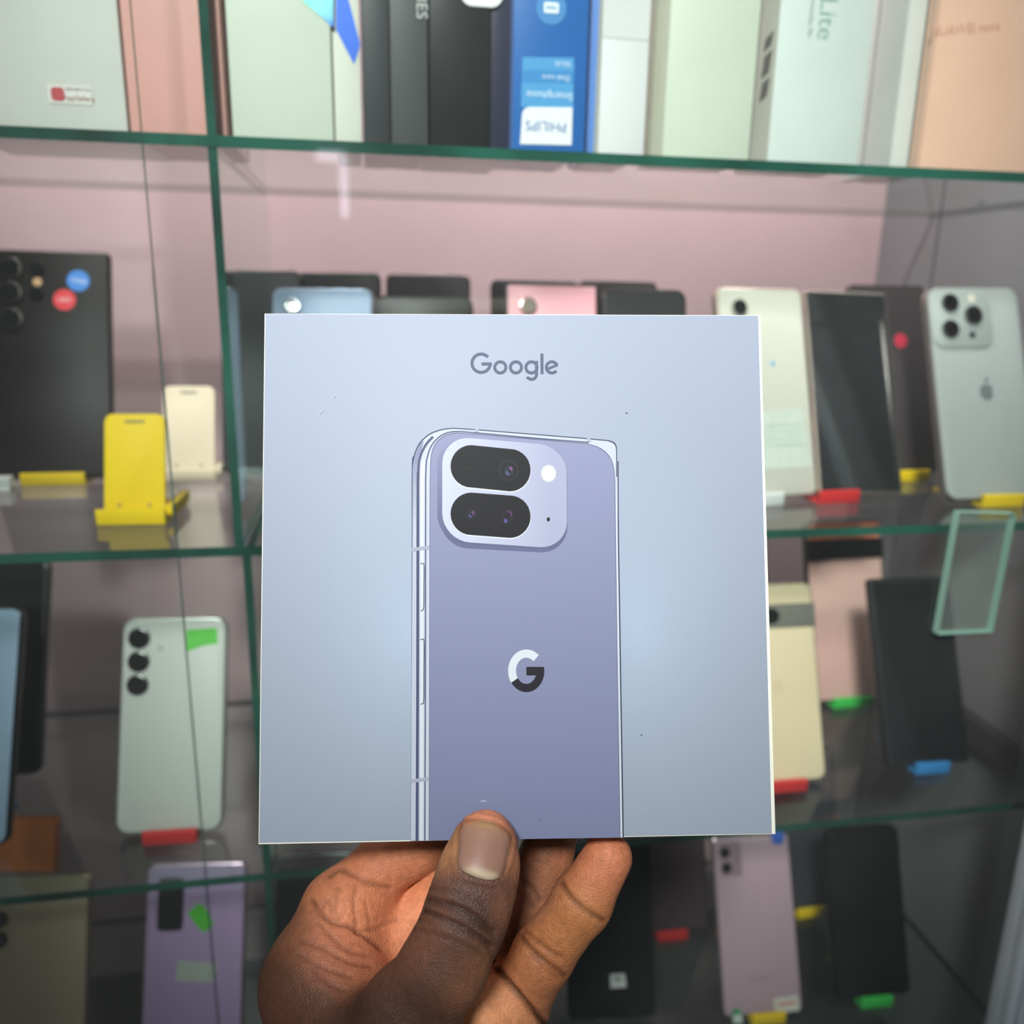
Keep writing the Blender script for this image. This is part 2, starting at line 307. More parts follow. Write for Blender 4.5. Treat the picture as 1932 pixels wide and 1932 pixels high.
lw = b['W']
zz = [sideloc(b, px, py, -lw / 2 - .0002) for px, py in ((1446, 72), (1434, 195))]
for (pa, pb) in (((1444, 70), (1441, 100)), ((1440, 105), (1437, 150)), ((1436, 155), (1431, 195))):
    a1 = sideloc(b, pa[0] - 4, pa[1], -lw / 2 - .0002); b1 = sideloc(b, pb[0] - 2, pb[1], -lw / 2 - .0002)
    pv = [Vector((a1.x, y_, z_)) for y_, z_ in ((.006, a1.z), (.016, a1.z - .002), (.018, b1.z), (.008, b1.z + .002))]
    obj('side_print', [tuple(v) for v in pv] + [(v.x + .0002, v.y, v.z) for v in pv], [(0, 1, 2, 3), (7, 6, 5, 4)] + [(i, i + 4, (i + 1) % 4 + 4, (i + 1) % 4) for i in range(4)], mat((104, 106, 102), 0.5), b, smooth=False)
b = carton(1678, 1712, 318, 0.526, 0.06, BH, (222, 226, 220), 'slim white phone box standing edge on', side=(214, 218, 214))
b = carton(1719, 1770, 322, 0.528, 0.06, BH, (214, 220, 214), 'white phone box half hidden behind the peach box', side=(216, 216, 206))
b = carton(1733, 1990, 330, 0.512, 0.012, BH, (253, 204, 178), 'peach coloured phone box at the right end', rough=0.3)
x, z = bloc(b, 1822, 55); text_obj('lettering', 'HUAWEI nova', 0.0075, mat((226, 166, 142), 0.5), b, face_text(x, -0.0002, z, 8))

# ------------------------------------------------------------------ phones
LENSG = mat((8, 9, 11), 0.08, coat=1.0, name='lens_glass'); LENSB = mat((2, 2, 3), 0.2)
STICK = {'green': (84, 196, 58), 'white': (206, 212, 200), 'red': (214, 38, 52), 'blue': (46, 122, 205)}
def pose(X, Y, lean, yaw, roll, z):
    return Matrix.Translation((X, Y, z)) @ Matrix.Rotation(math.radians(yaw), 4, 'Z') @ Matrix.Rotation(math.radians(-lean), 4, 'X') @ Matrix.Rotation(math.radians(-roll), 4, 'Y')
def phone(P, tier, label, back, frame, rad=0.010, rough=0.25, metal=0.0, screen=False, T=0.0082, bez=0.0022, panelmat=None):
    X, Y, W_, H_, lean, yaw, roll = P
    mw = pose(X, Y, lean, yaw, roll, SH[tier] + TH + 0.0046)
    r = empty('smartphone', mw); tag(r, label, 'phone', 'smartphones in the showcase')
    V, Fc = prism(rrect(W_, H_, rad, 7, 0, H_ / 2), 0.0, T, 0.0016)
    obj('frame', V, Fc, mat(frame, 0.22, 0.75), r)
    V, Fc = prism(rrect(W_ - 2 * 0.0016, H_ - 2 * 0.0016, max(rad - 0.0016, .001), 7, 0, H_ / 2), -0.0003, 0.0006, 0.0002)
    obj('screen' if screen else 'back_panel', V, Fc, panelmat or mat(back, max(rough, 0.42), metal, coat=0.0, spec=0.22), r)
    if screen:
        V, Fc = prism(rrect(W_ - 2 * bez - .002, H_ - 2 * bez - .003, max(rad - bez, .001), 6, 0, H_ / 2), -0.00036, -0.00025)
        obj('display', V, Fc, mat(tuple(v * 0.72 for v in back), 0.1, coat=1.0), r)
    r['W'] = W_; r['H'] = H_
    return r
def ploc(r, px, py):
    m = r.matrix_world; n = m.to_3x3() @ Vector((0, 1, 0)); p = on_plane(px, py, m.translation, n); q = m.inverted() @ p; return q.x, q.z
def pscale(r, px, py): return (CAM - on_plane(px, py, r.matrix_world.translation, r.matrix_world.to_3x3() @ Vector((0, 1, 0)))).dot(-FW) / FPX
def lens(r, px, py, rpx, par=None, ring=(60, 60, 62), proud=0.0022, glass=None):
    x, z = ploc(r, px, py); rad = rpx * pscale(r, px, py); y0 = -0.0003
    V, Fc = prism(ring_pts(x, z, rad, n=24), y0 - proud, y0 + 0.0004, min(rad * .2, .0006))
    o = obj('lens', V, Fc, mat(ring, 0.25, 0.8), par or r)
    V, Fc = prism(ring_pts(x, z, rad * 0.80, n=24), y0 - proud - 0.0002, y0 - proud + 0.0002)
    g = obj('lens_glass', V, Fc, glass or LENSG, o) if par is None else obj('lens_glass', V, Fc, glass or LENSG, r)
    return o
def module(r, corners, rad, rgb, proud=0.0012, rough=0.3, metal=0.0):
    q = [ploc(r, *c) for c in corners]; xs = [v[0] for v in q]; zs = [v[1] for v in q]
    V, Fc = prism(rrect(max(xs) - min(xs), max(zs) - min(zs), rad, 6, (max(xs) + min(xs)) / 2, (max(zs) + min(zs)) / 2), -0.0003 - proud, 0.0, min(proud * .4, .0005))
    return obj('camera_module', V, Fc, mat(rgb, rough, metal, coat=0.5), r)
def disc(r, name, px, py, rpx, rgb, y=-0.0004, rough=0.5):
    x, z = ploc(r, px, py); return flat(name, ring_pts(x, z, rpx * pscale(r, px, py), n=24), y, mat(rgb, rough), r)
def poly(r, name, pp, rgb, y=-0.0004, rough=0.55):
    return flat(name, ccw([ploc(r, *q) for q in pp]), y, mat(rgb, rough, noise=0.06, nscale=120), r)
PLAST = {'red': (205, 44, 44), 'yellow': (240, 204, 12), 'blue': (56, 140, 205), 'green': (60, 200, 84), 'white': (214, 218, 216), 'clear': (150, 160, 160), 'black': (24, 25, 26), 'orange': (222, 96, 52)}
def stand(r, P, tier, color, label, lipw=0.034, off=0.0, show=True):
    """small plastic phone stand: base plate, front lip, backrest"""
    X, Y, W_, H_, lean, yaw, roll = P
    base = Matrix.Translation((X, Y, SH[tier] + TH)) @ Matrix.Rotation(math.radians(yaw), 4, 'Z') @ Matrix.Translation((off, 0, 0))
    s = empty('phone_stand', base); tag(s, label, 'stand', 'small plastic phone stands')
    m = mat(PLAST[color], 0.38, coat=0.2)
    slab('base', -lipw / 2, lipw / 2, -0.0035, min(0.055, YB - Y - 0.012), 0.0002, 0.0016, m, s, 0.0004)
    slab('lip', -lipw / 2, lipw / 2, -0.0075, -0.0022, 0.0, 0.0098, m, s, 0.0012)
    L = Matrix.Translation((0, 0.0092 / math.cos(math.radians(lean)) + .0012, 0.004)) @ Matrix.Rotation(math.radians(-lean), 4, 'X')
    slab('backrest', -lipw / 2, lipw / 2, 0.0, 0.003, 0.0, 0.062, m, s, 0.0008, mw=L)
    return s
# ---- second tier
P = (-0.2394, 0.6906, 0.0859, 0.1783, 16.9, 0.3, -0.1)
r = phone(P, 2, 'large black phone with five lenses and round blue and red stickers', (27, 22, 22), (46, 40, 40), rad=0.004, rough=0.22)
for (px, py, rp) in ((20, 508, 22), (20, 553, 22), (22, 603, 22)): lens(r, px, py, rp, ring=(74, 66, 64))
for (px, py, rp) in ((72, 507, 13), (70, 555, 13)): lens(r, px, py, rp, ring=(30, 28, 28), proud=.0012)
disc(r, 'flash', 71, 532, 8, (190, 150, 110)); disc(r, 'sticker', 148, 530, 20, STICK['blue']); disc(r, 'sticker', 122, 566, 20, STICK['red'])
x, z = ploc(r, 148, 530); text_obj('lettering', '12/256', 0.0045, mat((225, 230, 235)), r, face_text(x, -0.0006, z, -10))
x, z = ploc(r, 122, 566); text_obj('lettering', 'USED', 0.0042, mat((240, 215, 215)), r, face_text(x, -0.0006, z))
stand(r, P, 2, 'yellow', 'yellow stand under the large black five lens phone', 0.046, 0.001)
P2 = (-0.2394 - 0.066, 0.6906, 0.0859, 0.1783, 16.9, 0.3, 0)
wc = empty('price_tag', Matrix.Translation(on_y(2, 915, 0.672).to_tuple()[:2] + (SH[2] + TH,)))
tag(wc, 'small white plastic tag left of the yellow lip', 'price tag'); slab('tag_block', -0.012, 0.0075, -0.004, 0.006, 0, 0.0105, mat((214, 218, 216), 0.4), wc, 0.0015); slab('tag_foot', -0.012, 0.0075, -0.006, 0.012, 0, 0.002, mat((214, 218, 216), 0.4), wc, 0.0006)

P = (0.3015, 0.5767, 0.0748, 0.1593, 17.2, 7.5, -0.2)
r = phone(P, 2, 'cream white phone with a paper label beside the box', (192, 190, 177), (214, 196, 180), rad=0.006, rough=0.3)
lens(r, 1393, 581, 17, ring=(200, 196, 190)); disc(r, 'ink_mark', 1457, 686, 5, (120, 170, 205))
poly(r, 'paper_label', ((1425, 778), (1512, 770), (1530, 880), (1425, 888)), (190, 200, 188))
for k in range(4): poly(r, 'print_line', ((1440, 803 + k * 12), (1508 + k, 799 + k * 12), (1508 + k, 802 + k * 12), (1440, 806 + k * 12)), (176, 188, 178), y=-0.0006)
stand(r, P, 2, 'white', 'pale stand under the cream white phone', 0.03, -0.012)
P = (0.3746, 0.5799, 0.0729, 0.1608, 20.2, 4.1, -1.3)
r = phone(P, 2, 'dark screened phone with polished silver edges', (44, 48, 50), (196, 180, 168), rad=0.003, rough=0.12, screen=True, bez=0.001)
stand(r, P, 2, 'red', 'red stand under the silver edged dark phone', 0.034, -0.024)
P = (0.4472, 0.6422, 0.0760, 0.1639, 16.6, 3.9, 0.1)
r = phone(P, 2, 'dark brown grey phone with a round red sticker', (66, 60, 62), (70, 60, 60), rad=0.006)
disc(r, 'sticker', 1699, 643, 14, (222, 54, 82)); stand(r, P, 2, 'yellow', 'yellow stand under the phone with the red sticker', 0.03, 0.010)
P = (0.4677, 0.5545, 0.0799, 0.1666, 19.9, -0.5, 1.1)
r = phone(P, 2, 'silver grey phone with three lenses in a square bump', (164, 170, 168), (150, 142, 138), rad=0.011, rough=0.32)
m_ = module(r, ((1756, 549), (1862, 549), (1856, 655), (1760, 655)), 0.010, (172, 180, 176), 0.0012)
for (px, py, rp) in ((1789, 573, 18), (1833, 596, 19), (1790, 622, 18)): lens(r, px, py, rp, par=m_, ring=(120, 126, 126), proud=.0028)
disc(r, 'flash', 1830, 564, 8, (226, 222, 204), y=-0.0016); disc(r, 'sensor', 1832, 633, 7, (50, 56, 58), y=-0.0016)
def apple_pts(cx, cz, s):
    top = []
    for k in range(40):
        a = 2 * math.pi * k / 40; R_ = 1 - 0.10 * math.cos(2 * a) * 0.3
        xx = 0.92 * math.cos(a) * R_; zz_ = math.sin(a)
        if zz_ > 0: zz_ -= 0.16 * math.exp(-(xx / 0.28) ** 2)
        else: zz_ += 0.10 * math.exp(-(xx / 0.22) ** 2); xx *= 1 - 0.12 * (-zz_)
        d = math.hypot(xx - 1.12, zz_ - 0.12)
        if d < 0.42: xx = 1.12 - math.sqrt(max(0, .42 ** 2 - (zz_ - .12) ** 2))
        top.append((cx + s * xx, cz + s * zz_))
    return top
x, z = ploc(r, 1861, 740); flat('fruit_emblem', apple_pts(x, z, 0.0066), -0.0004, mat((140, 148, 147), 0.15, 0.4), r)
flat('fruit_emblem', [(x + .0006 + .0026 * math.cos(t) * .55 + .001 * math.sin(t), z + .0092 + .0026 * math.sin(t)) for t in [2 * math.pi * k / 12 for k in range(12)]], -0.0004, mat((140, 148, 147), 0.15, 0.4), r)
stand(r, P, 2, 'yellow', 'yellow stand under the silver grey phone', 0.034, 0.004)
hid = [((-0.0846, 0.6950, 0.0662, 0.1615, 10.8, -14.7, 1.2), 'dark grey phone seen just left of the box', (56, 58, 60), (48, 50, 52), 0.007),
 ((-0.0205, 0.7090, 0.0695, 0.1623, 12.0, -4.7, 0.8), 'black phone behind the light blue phone', (30, 28, 30), (36, 33, 34), 0.006),
 ((0.0532, 0.7121, 0.0716, 0.1630, 12.8, -2.7, 0.0), 'black phone behind and left of the second black one', (30, 28, 30), (60, 50, 48), 0.006),
 ((-0.0317, 0.5898, 0.0714, 0.1533, 17.2, -5.8, 0.5), 'light blue phone peeking over the box at the left', (158, 178, 206), (170, 188, 212), 0.006),
 ((0.0420, 0.5907, 0.0680, 0.1468, 13.2, -0.7, -0.6), 'black phone peeking over the box beside the light blue one', (22, 25, 28), (34, 36, 38), 0.008),
 ((0.1342, 0.5910, 0.0681, 0.1560, 12.8, -1.6, -0.2), 'pink phone peeking over the top of the box', (222, 160, 168), (60, 50, 54), 0.003),
 ((0.1417, 0.6947, 0.0760, 0.1593, 12.6, -2.4, -0.3), 'black phone standing behind the pink phone', (30, 26, 28), (40, 34, 36), 0.006),
 ((0.2204, 0.7049, 0.0721, 0.1589, 10.3, 4.7, 0.0), 'brownish black phone right of the pink phone', (44, 38, 38), (50, 44, 44), 0.006),
 ((0.2089, 0.5902, 0.0680, 0.1535, 12.3, 8.0, -0.6), 'black phone with rounded corners right of the pink phone', (34, 35, 36), (44, 44, 44), 0.008)]
hn = ['clear', 'black', 'white', 'blue', 'red', 'green', 'clear', 'yellow', 'orange']
for i, (P, lb, bk, fr_, rd) in enumerate(hid):
    r = phone(P, 2, lb, bk, fr_, rad=rd)
    if 'light blue' in lb and 'peeking over the box at' in lb: lens(r, 552, 578, 16, ring=(176, 192, 214))
    if lb.startswith('pink'): lens(r, 996, 578, 17, ring=(190, 150, 150), glass=mat((120, 110, 100), 0.2))
    stand(r, P, 2, hn[i], 'stand holding the ' + lb, 0.032)
# ---- third tier
P = (-0.1455, 0.5555, 0.0732, 0.1519, 20.8, -2.3, -1.0)
r = phone(P, 3, 'white phone with three lenses and a green sticker', (196, 202, 194), (206, 210, 204), rad=0.0095, rough=0.3)
for (px, py) in ((263, 1204), (262, 1248), (260, 1292)): lens(r, px, py, 20, ring=(58, 60, 60), proud=.0016)
disc(r, 'flash', 303, 1223, 5, (170, 165, 155)); poly(r, 'sticker', ((352, 1188), (409, 1184), (412, 1214), (385, 1218), (353, 1229)), STICK['green'])
stand(r, P, 3, 'red', 'red stand under the white three lens phone', 0.037, 0.002)
P = (-0.2873, 0.5601, 0.0717, 0.1637, 23.0, -6.3, 0.5)
r = phone(P, 3, 'pale blue screened phone cut by the left edge', (150, 178, 204), (40, 46, 52), rad=0.008, rough=0.12)
stand(r, P, 3, 'blue', 'stand under the pale blue phone', 0.034)
P = (-0.2989, 0.6504, 0.0752, 0.1696, 20.9, -5.7, 0.2)
r = phone(P, 3, 'glossy black phone behind the pale blue phone', (12, 13, 14), (52, 54, 54), rad=0.008, rough=0.08, screen=True)
stand(r, P, 3, 'black', 'stand under the glossy black phone', 0.034)
P = (0.3198, 0.5533, 0.0764, 0.1589, 21.2, -0.4, -0.1)
r = phone(P, 3, 'cream phone with a grey camera bar and round lens', (226, 208, 172), (222, 204, 170), rad=0.008, rough=0.4)
x0, z0 = ploc(r, 1455, 1185); x1, z1 = ploc(r, 1455, 1140)
V, Fc = prism(boxpts(-0.0380, 0.0380, z0, z1), -0.0022, 0.0, 0.0006); cb = obj('camera_bar', V, Fc, mat((142, 140, 130), 0.35, 0.4), r)
x, z = ploc(r, 1440, 1163); flat('lens_window', rrect(0.026, 0.0125, 0.0062, 8, x, z), -0.0023, LENSG, r)
x, z = ploc(r, 1467, 1294)
def arc_band(cx, cz, ro, ri, a0, a1, n=24):
    o_ = [(cx + ro * math.cos(math.radians(a0 + (a1 - a0) * k / n)), cz + ro * math.sin(math.radians(a0 + (a1 - a0) * k / n))) for k in range(n + 1)]
    i_ = [(cx + ri * math.cos(math.radians(a0 + (a1 - a0) * k / n)), cz + ri * math.sin(math.radians(a0 + (a1 - a0) * k / n))) for k in range(n + 1)]
    return o_ + i_[::-1]
flat('emblem', ccw(arc_band(x, z, .0045, .0031, 45, 360)), -0.0004, mat((214, 190, 152), 0.3), r); flat('emblem', boxpts(x, x + .0045, z - .0007, z + .0007), -0.0004, mat((214, 190, 152), 0.3), r)
stand(r, P, 3, 'red', 'red stand under the cream phone with a camera bar', 0.032, 0.002)
P = (0.4550, 0.5610, 0.0743, 0.1563, 23.6, -2.4, 0.3)
r = phone(P, 3, 'near black phone leaning at the right of the middle tier', (40, 43, 46), (50, 52, 52), rad=0.004, rough=0.2, screen=True)
stand(r, P, 3, 'blue', 'blue stand under the near black phone at the right', 0.030, -0.001)
P = (0.4538,0.6773,0.0803,0.1725,16.9,0.7,0.0)
r = phone(P, 3, 'two tone coral phone with a black camera bar at the back', (222, 176, 166), (60, 56, 56), rad=0.006)
zb0 = ploc(r, 1590, 1055)[1]; zb1 = ploc(r, 1590, 1016)[1]
V, Fc = prism(boxpts(-P[2] / 2, P[2] / 2, zb0, zb1), -0.0022, 0.0, 0.0005); obj('camera_bar', V, Fc, mat((14, 14, 16), 0.25), r)
V, Fc = prism(rrect(P[2] - .0036, P[3] - zb1 - .002, .0045, 6, 0, (P[3] + zb1) / 2 - .0008), -0.0005, 0.0); obj('top_band', V, Fc, mat((232, 118, 82), 0.4), r)
stand(r, P, 3, 'green', 'green stand under the two tone coral phone', 0.040, -0.002)
# ---- fourth tier
P = (-0.1508, 0.5666, 0.0777, 0.1639, 19.4, -4.5, -1.1)
r = phone(P, 4, 'purple phone with a black camera block and green sticker', (176, 152, 190), (190, 160, 180), rad=0.006, rough=0.25)
m_ = module(r, ((300, 1656), (345, 1656), (345, 1755), (302, 1755)), 0.004, (10, 10, 14), 0.001)
poly(r, 'sticker', ((354, 1722), (374, 1705), (384, 1707), (404, 1741), (385, 1760), (368, 1742)), STICK['green']); poly(r, 'paper_label', ((336, 1811), (411, 1818), (404, 1853), (331, 1850)), (178, 188, 176))
stand(r, P, 4, 'green', 'stand under the purple phone with the green sticker', 0.034)
P = (-0.2663, 0.5650, 0.0788, 0.1688, 17.9, -9.0, 0.5)
r = phone(P, 4, 'beige phone in the lower left corner', (168, 152, 128), (160, 146, 122), rad=0.006, rough=0.3)
for (px, py) in ((0, 1735), (0, 1773)): lens(r, px, py, 15, ring=(70, 64, 54))
stand(r, P, 4, 'white', 'stand under the beige phone in the corner', 0.034)
P = (0.3275, 0.5546, 0.0713, 0.1495, 23.3, -3.6, 0.7)
r = phone(P, 4, 'mauve phone with two lenses and a paper label', (176, 150, 160), (200, 176, 180), rad=0.005, rough=0.3)
m_ = module(r, ((1358, 1588), (1396, 1588), (1398, 1652), (1360, 1652)), 0.003, (150, 128, 138), 0.0006)
for (px, py) in ((1367, 1608), (1370, 1637)): lens(r, px, py, 10, par=m_, ring=(80, 70, 76), proud=.0014)
x, z = ploc(r, 1434, 1846); text_obj('lettering', 'SAMSUNG', 0.0052, mat((140, 118, 126)), r, face_text(x, -0.0004, z, 2))
poly(r, 'paper_label', ((1459, 1884), (1504, 1877), (1509, 1906), (1463, 1912)), (206, 204, 190))
disc(r, 'sticker', 1467, 1580, 13, (40, 90, 190)); poly(r, 'tag', ((1381, 1909), (1398, 1905), (1401, 1930), (1383, 1930)), (196, 206, 198)); poly(r, 'tag_tip', ((1380, 1908), (1392, 1900), (1399, 1908), (1399, 1913), (1381, 1916)), (60, 140, 96), y=-0.0006)
poly(r, 'print_line', ((1466, 1893), (1500, 1888), (1501, 1893), (1467, 1898)), (196, 120, 112), y=-0.0006)
stand(r, P, 4, 'yellow', 'yellow stand under the mauve phone', 0.030, 0.002)
P = (0.4341, 0.5569, 0.0706, 0.1474, 21.3, -2.4, 0.1)
r = phone(P, 4, 'black phone with a row of lenses at the lower right', (16, 17, 18), (24, 25, 25), rad=0.007, rough=0.3)
for (px, py) in ((1583, 1587), (1584, 1622)): lens(r, px, py, 9, ring=(24, 25, 26), proud=.001)
stand(r, P, 4, 'green', 'green stand under the black phone at the lower right', 0.030, -0.001)
P = (0.2870, 0.6600, 0.0660, 0.1588, 20.3, -1.6, -0.7)
r = phone(P, 4, 'dark mauve phone in the back row of the lowest tier', (74, 60, 66), (90, 70, 76), rad=0.006, rough=0.25)
stand(r, P, 4, 'red', 'red stand under the dark mauve phone', 0.030, -0.006)
P = (0.1950, 0.5697, 0.0755, 0.1583, 16.6, -7.4, 1.6)
r = phone(P, 4, 'black phone with a small white square sticker', (18, 19, 21), (28, 30, 32), rad=0.006, rough=0.25)
poly(r, 'sticker', ((1151, 1838), (1178, 1836), (1182, 1862), (1152, 1864)), (200, 204, 200))
poly(r, 'sticker_mark', ((1158, 1843), (1172, 1842), (1173, 1850), (1159, 1851)), (130, 134, 132), y=-0.0006)
stand(r, P, 4, 'black', 'stand under the phone with the white square', 0.032)
P = (-0.0560, 0.5800, 0.0664, 0.1543, 20.5, -6.5, 0.2)
r = phone(P, 4, 'black phone behind the hand', (20, 22, 23), (28, 30, 32), rad=0.007); stand(r, P, 4, 'clear', 'stand under the black phone behind the hand', 0.032)
P = (-0.3229, 0.6678, 0.0769, 0.1565, 17.8, -5.2, -1.0)
r = phone(P, 4, 'orange glossy phone seen through the shelf at lower left', (246, 136, 72), (214, 124, 76), rad=0.004, rough=0.15); stand(r, P, 4, 'orange', 'stand under the orange glossy phone', 0.034)
P = (0.4309, 0.6699, 0.0705, 0.1620, 16.0, 2.5, -1.3)
r = phone(P, 4, 'slate grey phone in the back row at lower right', (58, 58, 66), (50, 50, 56), rad=0.005); stand(r, P, 4, 'yellow', 'yellow stand under the slate grey phone', 0.030)
P = (0.3655, 0.6760, 0.0640, 0.1480, 12.0, 0.0, 0.0)

# ---- the two empty folding stands on the second shelf
def folding_stand(px, py, rgb, label, yaw, w_=0.0385, h_=0.068):
    d = ray(px, py); t = (SH[2] + TH - CAM.z) / d.z; p = CAM + d * t
    s = empty('phone_stand', Matrix.Translation(p) @ Matrix.Rotation(math.radians(yaw), 4, 'Z')); tag(s, label, 'stand', 'empty folding stands')
    m = mat(rgb, 0.55, spec=0.25); dk = mat(tuple(v * 0.62 for v in rgb), 0.5)
    slab('lip', -w_ * .56, w_ * .56, 0.0, 0.004, 0.0002, 0.0105, m, s, 0.0012)
    slab('base', -w_ * .56, w_ * .56, 0.002, 0.058, 0.0002, 0.0042, m, s, 0.001)
    slab('side_arm', w_ * .50, w_ * .62, 0.010, 0.056, 0.0035, 0.0105, m, s, 0.001)
    pts = rrect(w_, h_, .005, 6, 0, h_ / 2); pts = [(a, c + (0.0016 * (1 - (a / (w_ / 2)) ** 2) if c > h_ * .8 else 0)) for a, c in pts]
    V, Fc = prism(pts, 0.0, 0.0032, 0.0008); L = Matrix.Translation((0, 0.0085, 0.003)) @ Matrix.Rotation(math.radians(-17), 4, 'X')
    bk = obj('backrest', V, Fc, m, s, mw=L)
    V, Fc = prism(rrect(.013, .0022, .001, 4, 0, h_ - .0045), -0.00015, 0.0003); obj('slot', V, Fc, dk, bk)
    for sx in (-1, 1):
        V, Fc = prism(ring_pts(sx * .0095, .0085, .0013, n=10), -0.00015, 0.0003); obj('peg_hole', V, Fc, dk, bk)
    return s
folding_stand(247, 992, (238, 204, 10), 'bright yellow empty folding stand near the shelf edge', -3)
folding_stand(352, 910, (226, 208, 182), 'cream empty folding stand behind the yellow one', -3, 0.0400, 0.072)

# ------------------------------------------------------------------ the held box
def C(px, py, d): return Vector(((px - 966) / FPX * d, (966 - py) / FPX * d, d))
def c2w(v): return CAM + RT * v[0] + UP * v[1] + FW * v[2]
cTL, cTR, cBR, cBL = [Vector(v) for v in ((-0.08186632, 0.06556318, 0.28048418), (0.08302886, 0.0663873, 0.28630643), (0.08469074, -0.10448634, 0.27541703), (-0.08020445, -0.10531046, 0.26959478))]
wTL, wTR, wBR, wBL = map(c2w, (cTL, cTR, cBR, cBL))
ux = (wTR - wTL).normalized(); uz = (wTL - wBL); uz = (uz - ux * uz.dot(ux)).normalized(); uy = uz.cross(ux)
bc = (wTL + wTR + wBR + wBL) / 4
BM = Matrix.Identity(4)
for i in range(3): BM[i][0] = ux[i]; BM[i][1] = uy[i]; BM[i][2] = uz[i]; BM[i][3] = bc[i]
BMI = BM.inverted()
BW = (wTR - wTL).length; BHt = (wTL - wBL).length; BD = 0.027
def bx(px, py):
    q = BMI @ on_plane(px, py, bc, uy); return q.x, q.z
hb = empty('held_box', BM); tag(hb, 'square lilac blue phone box held up in the hand', 'box')
CREAM = mat((238, 236, 220), 0.55, name='cream_card')
V, Fc = prism([(BW / 2 + .0013, -BHt / 2 - .0003), (BW / 2 + .0008, BHt / 2 + .0002), (-BW / 2 - .0003, BHt / 2 + .0002), (-BW / 2 - .0003, -BHt / 2 - .0005)], 0.0004, BD, 0.0002); obj('tray', V, Fc, CREAM, hb)
PRINT = bpy.data.materials.new('printed_sleeve'); PRINT.use_nodes = True; nt = PRINT.node_tree; bs = nt.nodes['Principled BSDF']
bs.inputs['Roughness'].default_value = 0.5; bs.inputs['Specular IOR Level'].default_value = 0.15
tc = nt.nodes.new('ShaderNodeTexCoord')
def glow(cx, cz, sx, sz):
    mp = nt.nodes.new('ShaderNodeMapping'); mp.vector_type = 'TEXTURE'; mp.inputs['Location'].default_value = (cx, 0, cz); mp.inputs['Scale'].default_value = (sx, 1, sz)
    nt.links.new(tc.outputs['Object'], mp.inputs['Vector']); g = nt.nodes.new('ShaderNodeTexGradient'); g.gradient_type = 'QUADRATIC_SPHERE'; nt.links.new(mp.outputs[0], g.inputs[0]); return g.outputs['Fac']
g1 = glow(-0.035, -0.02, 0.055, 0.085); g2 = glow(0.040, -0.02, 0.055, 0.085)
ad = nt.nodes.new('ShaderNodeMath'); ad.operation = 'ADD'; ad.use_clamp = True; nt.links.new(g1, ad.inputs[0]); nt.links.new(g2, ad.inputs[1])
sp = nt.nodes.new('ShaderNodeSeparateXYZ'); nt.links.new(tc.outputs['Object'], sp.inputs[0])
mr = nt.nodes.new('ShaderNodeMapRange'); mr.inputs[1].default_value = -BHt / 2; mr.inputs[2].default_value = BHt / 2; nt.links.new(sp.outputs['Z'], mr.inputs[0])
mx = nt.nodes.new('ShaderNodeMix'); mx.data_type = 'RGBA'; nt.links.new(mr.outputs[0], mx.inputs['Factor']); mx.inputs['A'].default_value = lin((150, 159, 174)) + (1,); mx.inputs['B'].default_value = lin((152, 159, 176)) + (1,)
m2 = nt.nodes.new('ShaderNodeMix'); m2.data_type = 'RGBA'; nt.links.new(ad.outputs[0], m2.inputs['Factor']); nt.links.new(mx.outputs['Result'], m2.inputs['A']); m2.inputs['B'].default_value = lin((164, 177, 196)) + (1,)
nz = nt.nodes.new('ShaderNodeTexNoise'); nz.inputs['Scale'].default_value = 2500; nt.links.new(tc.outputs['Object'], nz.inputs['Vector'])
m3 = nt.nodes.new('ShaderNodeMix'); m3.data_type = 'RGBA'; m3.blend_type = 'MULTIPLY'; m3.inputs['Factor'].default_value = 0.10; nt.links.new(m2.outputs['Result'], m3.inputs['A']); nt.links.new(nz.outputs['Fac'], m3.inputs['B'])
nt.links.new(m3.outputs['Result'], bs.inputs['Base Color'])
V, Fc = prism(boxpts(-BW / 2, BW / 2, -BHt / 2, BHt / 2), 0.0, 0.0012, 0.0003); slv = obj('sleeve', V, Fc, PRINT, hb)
# ---- the printed picture, thin layers of ink
def ink(rgb, rgb2=None, axis='X', a=0.0, b_=1.0, name='ink'):
    rgb = tuple(v * 0.83 for v in rgb); rgb2 = tuple(v * 0.83 for v in rgb2) if rgb2 else None
    m = bpy.data.materials.new(name); m.use_nodes = True; n_ = m.node_tree; s = n_.nodes['Principled BSDF']; s.inputs['Roughness'].default_value = 0.5; s.inputs['Specular IOR Level'].default_value = 0.15
    s.inputs['Base Color'].default_value = lin(rgb) + (1,)
    if rgb2:
        t = n_.nodes.new('ShaderNodeTexCoord'); se = n_.nodes.new('ShaderNodeSeparateXYZ'); n_.links.new(t.outputs['Object'], se.inputs[0])
        r_ = n_.nodes.new('ShaderNodeMapRange'); r_.inputs[1].default_value = a; r_.inputs[2].default_value = b_; n_.links.new(se.outputs[axis], r_.inputs[0])
        x_ = n_.nodes.new('ShaderNodeMix'); x_.data_type = 'RGBA'; n_.links.new(r_.outputs[0], x_.inputs['Factor']); x_.inputs['A'].default_value = lin(rgb) + (1,); x_.inputs['B'].default_value = lin(rgb2) + (1,)
        n_.links.new(x_.outputs['Result'], s.inputs['Base Color'])
    return m
LAY = [0]
def ink_poly(name, pp, m, lay, parent=None):
    pts = ccw([bx(*q) for q in pp]); y = -0.00003 * lay
    return flat(name, pts, y, m, parent or slv, thick=0.00003)
